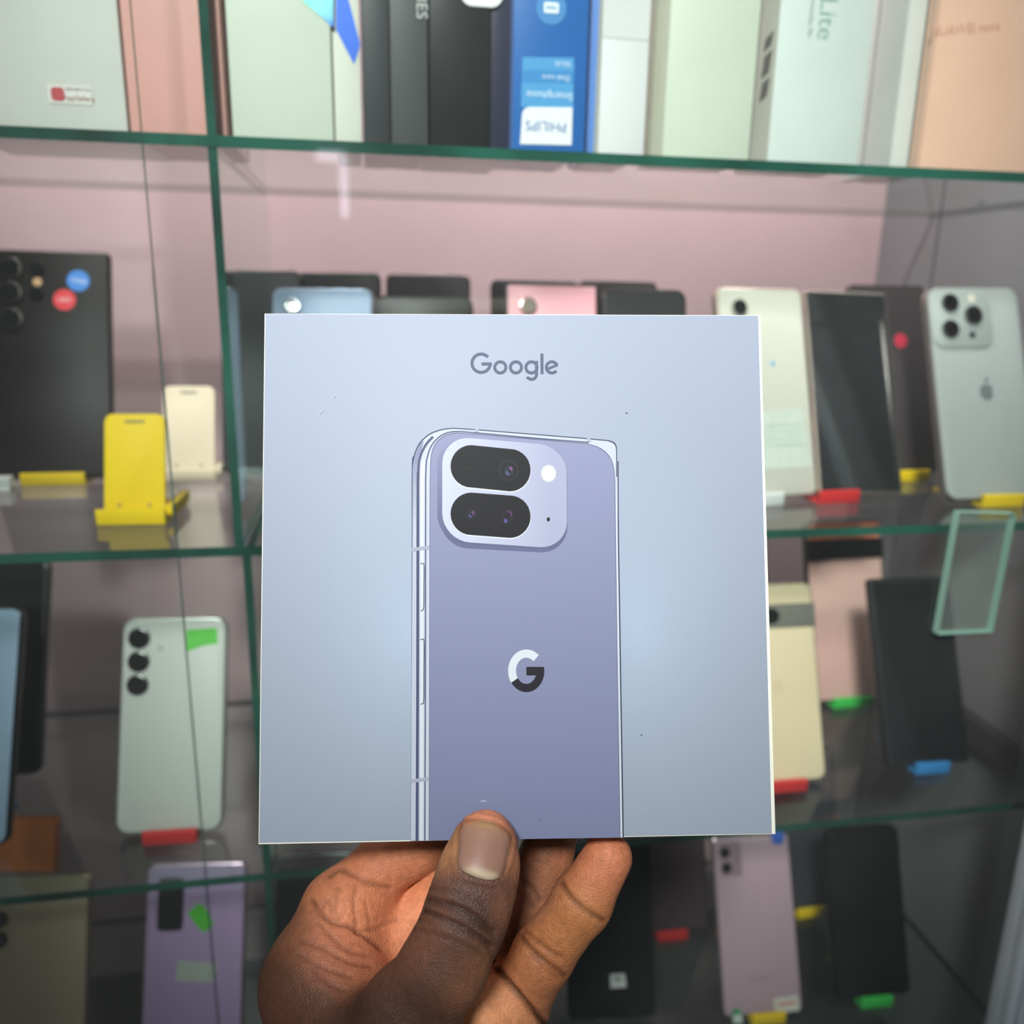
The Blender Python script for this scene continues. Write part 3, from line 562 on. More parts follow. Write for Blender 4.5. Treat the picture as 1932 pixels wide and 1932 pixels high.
def ribbon(name, pp, wpx, m, lay):
    q = [Vector(p) for p in pp]; L = []; R_ = []
    for i in range(len(q)):
        t = (q[min(i + 1, len(q) - 1)] - q[max(i - 1, 0)]).normalized(); n = Vector((-t.y, t.x)) * (wpx / 2); L.append(q[i] + n); R_.append(q[i] - n)
    V = []; y0 = -0.00003 * lay
    for yy in (y0 - 0.00003, y0):
        for p in L + R_: a_ = bx(p.x, p.y); V.append((a_[0], yy, a_[1]))
    n = len(q); Fc = []
    for i in range(n - 1): Fc.append((i, i + 1, n + i + 1, n + i))
    o = obj(name, V[:2 * n], Fc, m, slv, smooth=False)
    me = o.data
    if me.polygons[0].normal.y > 0: me.flip_normals()
    return o
def smoothpts(pp, n=6):
    out = []
    for i in range(len(pp) - 1):
        p0 = Vector(pp[max(i - 1, 0)]); p1 = Vector(pp[i]); p2 = Vector(pp[i + 1]); p3 = Vector(pp[min(i + 2, len(pp) - 1)])
        for k in range(n):
            t = k / n; out.append(tuple(0.5 * ((2 * p1) + (p2 - p0) * t + (2 * p0 - 5 * p1 + 4 * p2 - p3) * t * t + (3 * p1 - p0 - 3 * p2 + p3) * t ** 3)))
    out.append(tuple(pp[-1])); return out
zb = bx(900, 1585)[1]; zt = bx(900, 815)[1]; xl = bx(809, 1200)[0]; xr = bx(1165, 1200)[0]
I_DARK = ink((62, 68, 96)); I_LIGHT = ink((214, 220, 238)); I_LINE = ink((92, 98, 130)); I_SIDE = ink((196, 204, 224)); I_WHITE = ink((236, 240, 250)); I_BLACK = ink((34, 33, 38)); I_GREY = ink((182, 188, 208))
top = [(777, 1000), (777, 880), (781, 858), (791, 836), (809, 819), (832, 810), (856, 807)]
out = [(774.5, 1586.5)] + smoothpts([(776, 1300), (777, 1000)], 2)[:-1] + smoothpts(top) + [(900, 810), (1111, 827)] + smoothpts([(1148, 830.5), (1158, 834), (1163, 841), (1164, 852)], 4) + [(1164.5, 950), (1169, 1100), (1176.5, 1580)]
ink_poly('phone_outline', out, I_DARK, 1)
out2 = [(775, 1586.2), (776.5, 1300), (778.5, 1000)] + smoothpts([(778.5, 882), (782.5, 860), (792.5, 838), (810, 821), (833, 812), (856, 809)]) + [(900, 812), (1111, 829)] + smoothpts([(1147, 832.5), (1156, 836), (1161, 842), (1162.3, 852)], 4) + [(1162.8, 950), (1166.5, 1100), (1173, 1580)]
ink_poly('phone_frame', out2, I_LIGHT, 2)
ink_poly('hinge_side', [(775, 1586.2), (776.5, 1300), (778.5, 1000)] + smoothpts([(778.5, 882), (782.5, 860), (792.5, 838), (800, 832)], 4) + [(793, 856), (788, 884), (787, 1000), (785.5, 1300), (784.5, 1586)], ink((150, 156, 186), (208, 214, 232), 'Z', bx(780, 860)[1], bx(780, 1000)[1]), 3)
def vline(pts, w_, m, lay, name='frame_line'): ribbon(name, smoothpts(pts), w_, m, lay)
vline([(787.5, 1586), (788.5, 1300), (789, 1000), (789.5, 890), (793, 862), (803, 840), (817, 824)], 4.6, I_LINE, 4)
vline([(801.5, 1585.5), (802.5, 1300), (803, 1000), (803.5, 890), (807, 860), (816, 838), (834, 821), (858, 814.5), (900, 817), (1000, 826), (1111, 835)], 2.4, I_LINE, 4)
vline([(784.8, 1586), (786, 1300), (786.5, 1000), (787, 890)], 1.2, I_DARK, 5)
vline([(795, 1586), (796, 1300), (796.5, 1000), (797, 900), (800, 870)], 5, I_WHITE, 4)
pan = [(809, 1585), (810, 1300), (810.5, 1000)] + smoothpts([(811, 905), (813, 860), (822, 836), (840, 821), (862, 816.5)]) + [(900, 819), (1000, 827.5)] + smoothpts([(1108, 837), (1132, 845), (1150, 861), (1158, 882), (1160.5, 910)]) + [(1161.5, 1000), (1164, 1200), (1170.3, 1580)]
ink_poly('panel_edge', [(p[0], p[1]) for p in pan], I_LINE, 5)
cx0, cy0 = 985, 1200
pan2 = [(cx0 + (p[0] - cx0) * (0.994), cy0 + (p[1] - cy0) * 0.9965 if p[1] < 1500 else p[1]) for p in pan]
ink_poly('phone_back', pan2, ink((136, 142, 176), (158, 162, 196), 'Z', zb, zt), 6)
vline([(1163.8, 900), (1164.2, 1000), (1167.2, 1200), (1173.2, 1580)], 2.0, I_WHITE, 6); vline([(1165.8, 870), (1166.5, 1000), (1169.6, 1200), (1175.8, 1580)], 2.0, I_DARK, 6)
def skew_rr(TL_, TR_, BR_, BL_, rad, n=8):
    cs = [Vector(c) for c in (TL_, TR_, BR_, BL_)]; out_ = []
    for i in range(4):
        p0, p1, p2 = cs[i - 1], cs[i], cs[(i + 1) % 4]; a_ = p1 + (p0 - p1).normalized() * rad; b2 = p1 + (p2 - p1).normalized() * rad
        for k in range(n + 1):
            t = k / n; k1 = 0.55   # cubic corner close to a circle
            c1 = a_ + (p1 - a_) * k1; c2 = b2 + (p1 - b2) * k1
            out_.append(tuple(a_ * (1 - t) ** 3 + c1 * 3 * t * (1 - t) ** 2 + c2 * 3 * t * t * (1 - t) + b2 * t ** 3))
    return out_
fc = ((834.5, 822.5), (1068.5, 842), (1070, 1036), (834.5, 1020))
sh = [tuple(Vector(c) + Vector(d)) for c, d in zip(fc, ((-2, 4), (1, 4), (1, 9), (-4, 12)))]
ink_poly('bump_shadow', skew_rr(*sh, 52), ink((112, 114, 150)), 7)
sd = [tuple(Vector(c) + Vector(d)) for c, d in zip(fc, ((-9.5, 3.5), (0, 0), (0.6, 2.6), (-9.5, 3)))]
ink_poly('bump_side', skew_rr(*sd, 52), ink((108, 110, 146), (150, 154, 190), 'Z', bx(830, 1020)[1], bx(830, 840)[1]), 8)
ink_poly('bump_face', skew_rr(*fc, 52), ink((218, 222, 242), (184, 186, 214), 'X', bx(834, 930)[0], bx(1040, 930)[0]), 9)
def pill(xa, ya, xb, yb, rx, ry, n=14):
    return [(xa + rx * math.cos(t), ya - ry * math.sin(t)) for t in [math.pi / 2 + math.pi * k / n for k in range(n + 1)]] + [(xb + rx * math.cos(t), yb - ry * math.sin(t)) for t in [-math.pi / 2 + math.pi * k / n for k in range(n + 1)]]
for (ya, yb) in ((880, 887.3), (969.5, 975)):
    ink_poly('lens_rim', pill(889.3, ya + 1.8, 962.3, yb + 1.8, 39.6, 40.6), I_WHITE, 10); ink_poly('lens_window', pill(889, ya, 962, yb, 39, 40), I_BLACK, 11)
def dot(name, px, py, rx, ry, rgb, lay): ink_poly(name, [(px + rx * math.cos(t), py + ry * math.sin(t)) for t in [2 * math.pi * k / 24 for k in range(24)]], ink(rgb), lay)
dot('printed_lens', 960, 887.5, 20, 21, (44, 43, 48), 12); dot('printed_lens', 960, 888, 14, 15, (30, 30, 34), 13); dot('printed_lens', 960.5, 889, 10, 11, (48, 48, 62), 14)
dot('lens_glint', 963.5, 885, 3.4, 4.6, (120, 80, 130), 15); dot('lens_glint', 957.5, 893, 4, 4.4, (82, 90, 130), 15); dot('printed_lens', 961, 889, 2.6, 3.4, (24, 22, 36), 16)
dot('printed_lens', 889.5, 970.5, 11, 12, (40, 39, 44), 12); dot('lens_glint', 892, 968, 3.2, 4.4, (110, 72, 120), 13); dot('lens_glint', 887.5, 973, 3.4, 4, (70, 78, 128), 13); dot('printed_lens', 889.5, 970.5, 2.2, 3, (26, 22, 44), 14)
dot('printed_lens', 957.5, 974.5, 13, 15, (42, 40, 44), 12); dot('lens_glint', 960, 970, 6, 6.4, (96, 56, 104), 13); dot('printed_lens', 957.5, 972.5, 5.6, 6.2, (34, 28, 46), 14); dot('lens_glint', 954, 983, 3.4, 4.4, (92, 84, 150), 15)
dot('printed_lens', 886.5, 883, 2, 2.4, (52, 52, 50), 12)
dot('printed_flash', 1034.8, 893.5, 14.3, 16.2, (228, 230, 228), 10); dot('printed_flash', 1035, 894, 11, 13, (238, 240, 236), 11); dot('microphone', 1034.4, 980, 3, 4, (26, 25, 30), 10)
for q in (((896, 808.8), (903, 809.4), (903, 815.6), (896, 815)), ((1107, 826.5), (1114, 827.3), (1115, 834), (1107, 833.4)), ((777, 1034), (810, 1029), (810, 1036), (777, 1041)), ((775.5, 1470), (808, 1466), (808, 1473), (775.5, 1477))): ink_poly('antenna_band', q, I_GREY, 6)
for (y0, y1) in ((1063, 1151), (1206, 1327)):
    vline([(793.5, y0 + 1), (797.5, y0), (800.2, y0 + 6), (800, (y0 + y1) / 2), (799.6, y1 - 6), (797, y1), (793.5, y1 + 2)], 1.5, I_DARK, 6, 'button_line'); vline([(797, y0 + 6), (796.7, (y0 + y1) / 2), (796.3, y1 - 6)], 3.6, I_WHITE, 5, 'button')
# letter mark on the printed phone
def arcpx(cx, cy, rxo, ryo, rxi, ryi, a0, a1, n=30):
    A0 = [math.radians(a0 + (a1 - a0) * k / n) for k in range(n + 1)]
    return [(cx + rxo * math.cos(a), cy - ryo * math.sin(a)) for a in A0] + [(cx + rxi * math.cos(a), cy - ryi * math.sin(a)) for a in reversed(A0)]
def arc_strip(name, m, lay, cx, cy, rxo, ryo, rxi, ryi, a0, a1, n=30):
    V = []; Fc = []; y = -0.00003 * lay
    for k in range(n + 1):
        a = math.radians(a0 + (a1 - a0) * k / n)
        for rx, ry in ((rxo, ryo), (rxi, ryi)): q = bx(cx + rx * math.cos(a), cy - ry * math.sin(a)); V.append((q[0], y - 0.00003, q[1]))
    for k in range(n): Fc.append((2 * k, 2 * k + 2, 2 * k + 3, 2 * k + 1))
    o = obj(name, V, Fc, m, slv, smooth=False)
    if o.data.polygons[0].normal.y > 0: o.data.flip_normals()
    return o
arc_strip('letter_mark', I_WHITE, 8, 993, 1265.4, 34.4, 40.2, 19.6, 24.6, 47, 214); arc_strip('letter_mark', ink((46, 43, 52)), 8, 993, 1265.4, 34, 40.2, 19.2, 24.6, 214, 360)
ink_poly('letter_mark', ((993, 1258), (1026.2, 1258), (1027, 1266), (1025.6, 1274), (993, 1274)), ink((46, 43, 52)), 9)
# the word on the sleeve
I_TXT = ink((98, 104, 130))
def stroke_arc(cx, cy, r, wd, a0, a1, n=30): arc_strip('lettering', I_TXT, 2, cx, cy, r + wd / 2, r + wd / 2, r - wd / 2, r - wd / 2, a0, a1, n)
WD = 5.7
stroke_arc(907.8, 685.3, 17.3, WD, 42, 360)
ink_poly('lettering', ((908.4, 683.8), (927.9, 683.8), (927.9, 689.4), (908.4, 689.4)), I_TXT, 3)
stroke_arc(943.9, 693.1, 10.5, 5.6, 0, 360); stroke_arc(973.4, 693.1, 10.5, 5.6, 0, 360); stroke_arc(1002.6, 693.1, 10.5, 5.6, 0, 360)
ink_poly('lettering', ((1009.4, 681), (1015, 681), (1015, 706.5), (1009.4, 706.5)), I_TXT, 3); stroke_arc(1002.8, 706.2, 9.4, 5.6, -150, 0)
ink_poly('lettering', ((1019.4, 667.2), (1025.2, 667.2), (1025.4, 705.6), (1019.8, 705.6)), I_TXT, 3)
stroke_arc(1041.2, 693.1, 10.5, 5.6, 22, 322); ink_poly('lettering', ((1032.4, 693.8), (1051.6, 686.2), (1053.2, 690.2), (1034.4, 698.2)), I_TXT, 3)
# scuffs
for (px, py, l, a) in ((606, 778, 9, 50), (632, 748, 5, 40), (912, 1511, 10, 5), (751, 1514, 2.4, 0)):
    d = Vector((math.cos(math.radians(a)), -math.sin(math.radians(a)))) * l / 2; ribbon('scuff', [(px - d.x, py - d.y), (px + d.x, py + d.y)], 1.2, I_WHITE, 8)
for (px, py, l) in ((1210, 1386, 4), (1182, 779, 4), (1020, 1545, 3)): ribbon('scuff', [(px - l / 2, py), (px + l / 2, py + .5)], 1.6, I_LINE, 8)

# ------------------------------------------------------------------ the hand
def seg_chain(L):   # (px, py, depth, radius px)
    pts = [(np.array(C(a, b_, c)), r_ * c / FPX) for a, b_, c, r_ in L]
    return [(pts[i][0], pts[i][1], pts[i + 1][0], pts[i + 1][1]) for i in range(len(pts) - 1)]
def sd_seg(Pn, s, zs=1.0):
    a, ra, b_, rb = s; ba = b_ - a; pa = Pn - a
    sc_ = np.array([1, 1, zs]); ba = ba * sc_; pa = pa * sc_
    t = np.clip((pa @ ba) / (ba @ ba), 0, 1); return np.linalg.norm(pa - t[:, None] * ba, axis=1) - (ra + (rb - ra) * t)
def smin(a, b_, k):
    h = np.clip(0.5 + 0.5 * (b_ - a) / k, 0, 1); return b_ * (1 - h) + a * h - k * h * (1 - h)
def chain_sd(Pn, segs, k, zs=1.0):
    d = None
    for s in segs: e_ = sd_seg(Pn, s, zs); d = e_ if d is None else smin(d, e_, k)
    return d
THUMB = seg_chain([(917, 1578, .2645, 49), (909, 1622, .2630, 65), (894, 1680, .2590, 70), (874, 1742, .2560, 72), (838, 1822, .2565, 76), (775, 1912, .2620, 88), (690, 2030, .2720, 108)])
PALM = seg_chain([(925, 1985, .289, 80), (912, 1900, .2945, 56)]) + seg_chain([(690, 2040, .280, 130), (605, 1860, .296, 98), (648, 1725, .304, 74)]) + seg_chain([(800, 2000, .306, 130), (770, 1800, .318, 92), (720, 1740, .318, 70)]) + seg_chain([(940, 2010, .302, 92), (958, 1905, .305, 72)]) + seg_chain([(860, 1960, .312, 100), (900, 1850, .318, 70)]) + seg_chain([(710, 1960, .272, 76), (612, 1835, .293, 74)]) + seg_chain([(760, 2120, .294, 165), (740, 2450, .285, 150), (700, 3100, .250, 190)]) + seg_chain([(860, 2080, .296, 120), (850, 2450, .287, 110), (830, 3100, .252, 150)])
INDEX = seg_chain([(640, 1712, .306, 66), (715, 1640, .3115, 54), (840, 1570, .3125, 50), (930, 1490, .3135, 44)])
MIDDLE = seg_chain([(765, 1770, .316, 64), (852, 1650, .3165, 52), (930, 1550, .3145, 48), (1000, 1470, .3145, 44)])
RING = seg_chain([(890, 1840, .314, 58), (985, 1705, .3175, 50), (1032, 1610, .3160, 47), (1062, 1520, .3145, 43)])
LITTLE = seg_chain([(968, 1900, .3035, 62), (1024, 1803, .2930, 56), (1098, 1703, .2885, 54), (1146, 1618, .2875, 47)])
def hand_sd(Pn):
    p = chain_sd(Pn, PALM, 0.012); d = smin(p, chain_sd(Pn, THUMB, 0.006, 1.22), 0.007)
    for f_ in (INDEX, MIDDLE, RING, LITTLE): d = np.minimum(d, smin(p, chain_sd(Pn, f_, 0.0035), 0.006))
    return d
lo = np.array([-0.105, -0.345, 0.215]); hi = np.array([0.055, -0.088, 0.345]); h = 0.00085; nb = 5
nC = np.ceil((hi - lo) / (h * nb)).astype(int); nG = nC * nb + 1
D = np.full(nG, 1.0, dtype=np.float32)
ci = np.stack(np.meshgrid(*[np.arange(k) for k in nC], indexing='ij'), -1).reshape(-1, 3)
cd_ = hand_sd(lo + (ci + 0.5) * h * nb)
near = np.abs(cd_) < h * nb * 1.25
far = ci[~near]; fv = np.sign(cd_[~near]).astype(np.float32)
off3 = np.stack(np.meshgrid(*[np.arange(nb + 1)] * 3, indexing='ij'), -1).reshape(-1, 3)
for o3 in off3: D[tuple((far * nb + o3).T)] = fv * 0.01
nr = ci[near]; gi = np.unique((nr[:, None, :] * nb + off3[None]).reshape(-1, 3) @ np.array([nG[1] * nG[2], nG[2], 1]))
gx = np.stack([gi // (nG[1] * nG[2]), (gi // nG[2]) % nG[1], gi % nG[2]], 1)
vals = np.concatenate([hand_sd(lo + gx[i:i + 200000] * h) for i in range(0, len(gx), 200000)])
D[tuple(gx.T)] = vals
def surface_nets(D):
    n = D.shape; ins = D < 0
    c = np.zeros((n[0] - 1, n[1] - 1, n[2] - 1), int)
    sl = lambda o, k: slice(o, n[k] - 1 + o)
    for a in (0, 1):
        for b_ in (0, 1):
            for e_ in (0, 1): c += ins[sl(a, 0), sl(b_, 1), sl(e_, 2)]
    act = (c > 0) & (c < 8); idx = -np.ones(c.shape, int); A = np.argwhere(act); idx[act] = np.arange(len(A))
    acc = np.zeros((len(A), 3)); cnt = np.zeros(len(A))
    for ax in range(3):
        oth = [k for k in range(3) if k != ax]
        for a in (0, 1):
            for b_ in (0, 1):
                o0 = np.zeros(3, int); o0[oth[0]] = a; o0[oth[1]] = b_; o1 = o0.copy(); o1[ax] = 1
                v0 = D[tuple((A + o0).T)]; v1 = D[tuple((A + o1).T)]; s = (v0 < 0) != (v1 < 0)
                t = np.where(s, v0 / np.where(s, v0 - v1, 1), 0); p = np.repeat(o0[None].astype(float), len(A), 0); p[:, ax] += t
                acc[s] += p[s]; cnt[s] += 1
    Vt = A + acc / cnt[:, None]; Q = []
    for ax in range(3):
        u, v = (ax + 1) % 3, (ax + 2) % 3
        s0 = [slice(None)] * 3; s1 = [slice(None)] * 3; s0[ax] = slice(0, n[ax] - 1); s1[ax] = slice(1, n[ax])
        i0 = ins[tuple(s0)]; i1 = ins[tuple(s1)]
        for flip in (0, 1):
            E_ = np.argwhere((i0 & ~i1) if not flip else (~i0 & i1)); ok = (E_[:, u] > 0) & (E_[:, v] > 0) & (E_[:, u] < n[u] - 1) & (E_[:, v] < n[v] - 1); E_ = E_[ok]
            def at(du, dv): e2 = E_.copy(); e2[:, u] -= du; e2[:, v] -= dv; return idx[tuple(e2.T)]
            q = np.stack([at(0, 0), at(1, 0), at(1, 1), at(0, 1)], 1); Q.append(q if not flip else q[:, ::-1])
    return Vt, np.concatenate(Q)
hv, hq = surface_nets(D); hv = lo + hv * h
# smooth the grid steps
def neigh_smooth(v, q, it):
    for _ in range(it):
        s = np.zeros_like(v); c = np.zeros(len(v))
        for a in range(4): np.add.at(s, q[:, a], v[q[:, (a + 1) % 4]] + v[q[:, a - 1]]); np.add.at(c, q[:, a], 2)
        v = v * 0.4 + 0.6 * s / np.maximum(c, 1)[:, None]
    return v
hv = neigh_smooth(hv, hq, 3)
eps = 0.0004
def grad(v): return np.stack([(hand_sd(v + np.eye(3)[k] * eps) - hand_sd(v - np.eye(3)[k] * eps)) for k in range(3)], 1)
gn = grad(hv); gn /= np.linalg.norm(gn, axis=1)[:, None] + 1e-9
PX = 966 + FPX * hv[:, 0] / hv[:, 2]; PY = 966 - FPX * hv[:, 1] / hv[:, 2]
dth = chain_sd(hv, THUMB, 0.006, 1.22)
isth = 1 / (1 + np.exp((dth - 0.0022) / 0.0012))
facing = -gn[:, 2]
def pdist(pl):
    pl = smoothpts(pl, 5); d = np.full(len(PX), 1e9)
    for (ax_, ay_), (bx_, by_) in zip(pl[:-1], pl[1:]):
        vx, vy = bx_ - ax_, by_ - ay_; t = np.clip(((PX - ax_) * vx + (PY - ay_) * vy) / (vx * vx + vy * vy + 1e-9), 0, 1); d = np.minimum(d, np.hypot(PX - ax_ - t * vx, PY - ay_ - t * vy))
    return d
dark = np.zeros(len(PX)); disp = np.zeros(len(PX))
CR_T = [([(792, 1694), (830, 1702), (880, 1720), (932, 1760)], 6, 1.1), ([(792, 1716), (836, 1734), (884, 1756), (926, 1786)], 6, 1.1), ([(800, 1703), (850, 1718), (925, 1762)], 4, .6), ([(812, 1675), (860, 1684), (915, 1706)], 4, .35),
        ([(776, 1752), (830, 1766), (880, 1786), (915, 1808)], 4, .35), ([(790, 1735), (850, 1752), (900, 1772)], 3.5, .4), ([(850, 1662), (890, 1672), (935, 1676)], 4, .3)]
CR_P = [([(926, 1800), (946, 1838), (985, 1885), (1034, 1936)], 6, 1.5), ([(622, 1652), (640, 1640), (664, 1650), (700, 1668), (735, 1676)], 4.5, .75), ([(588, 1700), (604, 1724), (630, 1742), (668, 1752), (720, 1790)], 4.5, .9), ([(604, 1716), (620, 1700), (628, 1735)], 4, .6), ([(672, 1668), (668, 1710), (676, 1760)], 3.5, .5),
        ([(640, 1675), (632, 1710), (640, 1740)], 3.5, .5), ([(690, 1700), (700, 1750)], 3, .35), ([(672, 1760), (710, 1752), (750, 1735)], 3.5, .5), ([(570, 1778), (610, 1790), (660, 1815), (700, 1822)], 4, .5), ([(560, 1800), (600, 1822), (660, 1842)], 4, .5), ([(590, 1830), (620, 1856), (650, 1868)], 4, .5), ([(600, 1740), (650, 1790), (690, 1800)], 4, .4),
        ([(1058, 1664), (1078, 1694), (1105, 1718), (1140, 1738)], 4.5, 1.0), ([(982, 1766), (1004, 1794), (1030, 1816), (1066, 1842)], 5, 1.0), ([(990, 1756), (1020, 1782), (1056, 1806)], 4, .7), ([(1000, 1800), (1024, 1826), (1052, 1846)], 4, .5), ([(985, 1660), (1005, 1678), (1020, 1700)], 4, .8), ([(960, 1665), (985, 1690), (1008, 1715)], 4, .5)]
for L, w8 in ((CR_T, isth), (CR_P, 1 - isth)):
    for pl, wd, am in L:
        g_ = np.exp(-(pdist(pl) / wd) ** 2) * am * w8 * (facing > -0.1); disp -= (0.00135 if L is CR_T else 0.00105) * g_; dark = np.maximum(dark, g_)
# nail fold: the skin rises around the nail plate
NAIL = [(874, 1551), (905, 1548), (938, 1556), (962, 1577), (960, 1600), (953, 1632), (944, 1653), (925, 1660), (900, 1655), (876, 1644), (864, 1628), (866, 1600), (868, 1570)]
nc = Vector((sum(p[0] for p in NAIL) / len(NAIL), sum(p[1] for p in NAIL) / len(NAIL)))
dn = pdist(NAIL + [NAIL[0]]); inn = np.hypot((PX - nc.x) / 48, (PY - nc.y) / 54) < 1
disp += np.where((facing > 0) & (isth > .5), 0.0005 * np.exp(-((dn - 7) / 6) ** 2) * (~inn), 0)
hv = hv + gn * disp[:, None]
# skin tone and shading in one colour: pale palm and pads, dark thumb back
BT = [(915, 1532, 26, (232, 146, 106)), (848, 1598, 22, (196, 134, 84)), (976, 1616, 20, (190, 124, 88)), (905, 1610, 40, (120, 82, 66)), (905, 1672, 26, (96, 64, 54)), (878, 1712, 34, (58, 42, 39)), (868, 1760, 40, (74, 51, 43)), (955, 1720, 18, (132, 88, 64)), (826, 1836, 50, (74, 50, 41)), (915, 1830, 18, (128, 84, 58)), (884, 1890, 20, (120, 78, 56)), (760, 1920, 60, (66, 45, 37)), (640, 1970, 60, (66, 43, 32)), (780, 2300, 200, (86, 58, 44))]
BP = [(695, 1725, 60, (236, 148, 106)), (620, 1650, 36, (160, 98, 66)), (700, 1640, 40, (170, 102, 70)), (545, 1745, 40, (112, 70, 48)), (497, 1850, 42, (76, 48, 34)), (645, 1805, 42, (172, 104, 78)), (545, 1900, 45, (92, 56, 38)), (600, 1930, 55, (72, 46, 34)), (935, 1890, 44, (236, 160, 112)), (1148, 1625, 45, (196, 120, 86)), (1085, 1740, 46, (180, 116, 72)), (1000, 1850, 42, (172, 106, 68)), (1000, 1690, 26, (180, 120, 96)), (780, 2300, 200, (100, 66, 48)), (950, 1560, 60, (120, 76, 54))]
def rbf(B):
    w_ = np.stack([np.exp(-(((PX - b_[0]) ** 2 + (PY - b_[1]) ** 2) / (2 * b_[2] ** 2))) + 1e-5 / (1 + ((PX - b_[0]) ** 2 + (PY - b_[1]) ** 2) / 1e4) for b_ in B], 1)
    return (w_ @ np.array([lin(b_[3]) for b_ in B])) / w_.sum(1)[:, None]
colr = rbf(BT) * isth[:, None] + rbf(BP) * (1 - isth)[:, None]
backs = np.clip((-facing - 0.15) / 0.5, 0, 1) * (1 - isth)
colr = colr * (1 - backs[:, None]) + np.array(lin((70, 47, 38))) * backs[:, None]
colr *= (1 - 0.55 * dark)[:, None]  # shade of the creases painted into the skin colour
nl = np.exp(-(dn / 3.2) ** 2) * isth * (facing > 0); colr *= (1 - 0.5 * nl)[:, None]  # shade of the nail fold painted around the nail
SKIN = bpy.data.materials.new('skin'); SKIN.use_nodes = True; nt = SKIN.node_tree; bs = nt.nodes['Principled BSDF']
at_ = nt.nodes.new('ShaderNodeAttribute'); at_.attribute_name = 'skin_tone_shade'; tc = nt.nodes.new('ShaderNodeTexCoord')
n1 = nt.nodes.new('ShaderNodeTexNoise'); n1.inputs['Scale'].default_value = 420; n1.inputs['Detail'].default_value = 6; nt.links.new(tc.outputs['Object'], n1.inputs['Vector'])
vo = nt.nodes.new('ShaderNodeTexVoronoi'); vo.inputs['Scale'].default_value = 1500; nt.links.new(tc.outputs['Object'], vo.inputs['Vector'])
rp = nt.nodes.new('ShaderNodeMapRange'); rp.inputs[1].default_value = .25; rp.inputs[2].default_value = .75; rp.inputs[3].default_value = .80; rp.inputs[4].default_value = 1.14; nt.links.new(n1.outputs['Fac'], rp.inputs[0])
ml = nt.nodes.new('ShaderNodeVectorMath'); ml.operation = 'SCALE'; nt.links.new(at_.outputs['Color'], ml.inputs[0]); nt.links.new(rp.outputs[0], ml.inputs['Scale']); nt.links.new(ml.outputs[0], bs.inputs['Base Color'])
ad2 = nt.nodes.new('ShaderNodeMath'); ad2.operation = 'ADD'; nt.links.new(n1.outputs['Fac'], ad2.inputs[0]); nt.links.new(vo.outputs['Distance'], ad2.inputs[1])
bp_ = nt.nodes.new('ShaderNodeBump'); bp_.inputs['Strength'].default_value = 0.38; bp_.inputs['Distance'].default_value = 0.0006; nt.links.new(ad2.outputs[0], bp_.inputs['Height']); nt.links.new(bp_.outputs[0], bs.inputs['Normal'])
bs.inputs['Roughness'].default_value = 0.52; bs.inputs['Specular IOR Level'].default_value = 0.32; bs.inputs['Subsurface Weight'].default_value = 0.0
org = np.array(C(780, 2100, .29)); WO = c2w(Vector(org))
HM = Matrix.Identity(4)
for i in range(3): HM[i][0] = RT[i]; HM[i][1] = FW[i]; HM[i][2] = UP[i]; HM[i][3] = WO[i]
me = bpy.data.meshes.new('hand'); lv = (hv - org)[:, [0, 2, 1]]
# the axes swap handedness (right, forward, up), so faces keep outward winding by reversing
me.from_pydata(lv.tolist(), [], hq[:, ::-1].tolist()); me.update()
ca = me.attributes.new('skin_tone_shade', 'FLOAT_COLOR', 'POINT'); ca.data.foreach_set('color', np.concatenate([colr, np.ones((len(colr), 1))], 1).astype(np.float32).ravel())
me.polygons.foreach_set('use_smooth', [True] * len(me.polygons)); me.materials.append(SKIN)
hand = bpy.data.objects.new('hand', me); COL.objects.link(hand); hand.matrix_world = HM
tag(hand, 'left hand gripping the box from below, thumb in front', 'hand')
# winding check against the field
f0 = me.polygons[0]
vi = f0.vertices[0]; gl = Vector((gn[vi][0], gn[vi][2], gn[vi][1]))
if f0.normal.dot(gl) < 0: me.flip_normals()
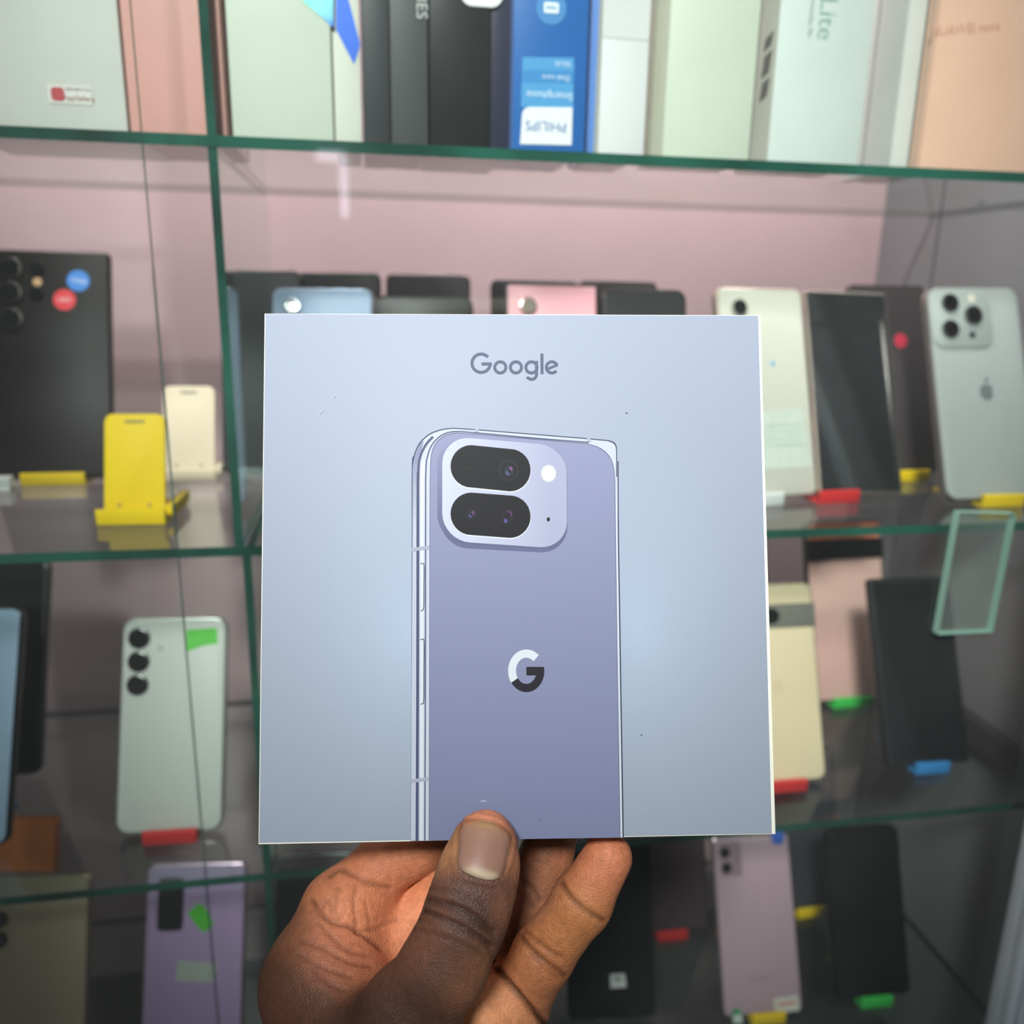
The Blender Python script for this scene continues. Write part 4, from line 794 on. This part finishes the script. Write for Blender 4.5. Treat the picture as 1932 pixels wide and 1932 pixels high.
# thumb nail: a curved plate lying on the thumb
bvh = BVHTree.FromPolygons([Vector(v) for v in hv.tolist()], hq.tolist())
def hit(px, py):
    d = Vector(((px - 966) / FPX, (966 - py) / FPX, 1.0)).normalized(); l, n_, i_, t_ = bvh.ray_cast(Vector((0, 0, 0)), d); return l
nail_o = smoothpts(NAIL + [NAIL[0]], 4)[:-1]; rings = 7; NV = []; NC = []
for k in range(rings + 1):
    s = 1 - k / rings
    for p in nail_o:
        qx = nc.x + (p[0] - nc.x) * s; qy = nc.y + (p[1] - nc.y) * s; l = hit(qx, qy)
        if l is None: l = C(qx, qy, .255)
        lift = (0.00005 if k == 0 else 0.00055) + 0.0004 * (1 - s)
        NV.append((l, lift)); lun = 1 / (1 + math.exp(-((qy - (1640 + 0.16 * (qx - 900) - 0.004 * (qx - 905) ** 2 * -1)) / 2.5)))
        base_ = np.array(lin((146, 108, 92))); tipc = np.array(lin((176, 138, 92))); pale = np.array(lin((206, 188, 158)))
        tp = 1 / (1 + math.exp((qy - (1556 + .2 * (qx - 900))) / 4)); cc = base_ * (1 - tp) + tipc * tp; cc = cc * (1 - lun * .7) + pale * lun * .7; cc = cc * (0.62 if k == 0 else 1.0); NC.append(cc)  # outer ring darkened: edge shade put into the nail colour
n0 = len(nail_o); LV = []
for l, lift in NV:
    v = l - l.normalized() * lift; v = Vector(v) - Vector(org); LV.append((v.x, v.z, v.y))
NFc = []
for k in range(rings - 1):
    for i in range(n0): j = (i + 1) % n0; NFc.append((k * n0 + i, k * n0 + j, (k + 1) * n0 + j, (k + 1) * n0 + i))
NFc.append(tuple((rings - 1) * n0 + i for i in range(n0)))
NAILM = bpy.data.materials.new('nail_plate'); NAILM.use_nodes = True; nt = NAILM.node_tree; bs = nt.nodes['Principled BSDF']; at_ = nt.nodes.new('ShaderNodeAttribute'); at_.attribute_name = 'nail_tone'; nt.links.new(at_.outputs['Color'], bs.inputs['Base Color']); bs.inputs['Roughness'].default_value = 0.45; bs.inputs['Specular IOR Level'].default_value = 0.35
LV = LV[:rings * n0]; NC = NC[:rings * n0]
nail = obj('thumbnail', LV, NFc, NAILM, hand, angle=60)
ca = nail.data.attributes.new('nail_tone', 'FLOAT_COLOR', 'POINT'); ca.data.foreach_set('color', np.concatenate([np.array(NC), np.ones((len(NC), 1))], 1).astype(np.float32).ravel())
if nail.data.polygons[len(NFc) - 1].normal.y > 0: nail.data.flip_normals()
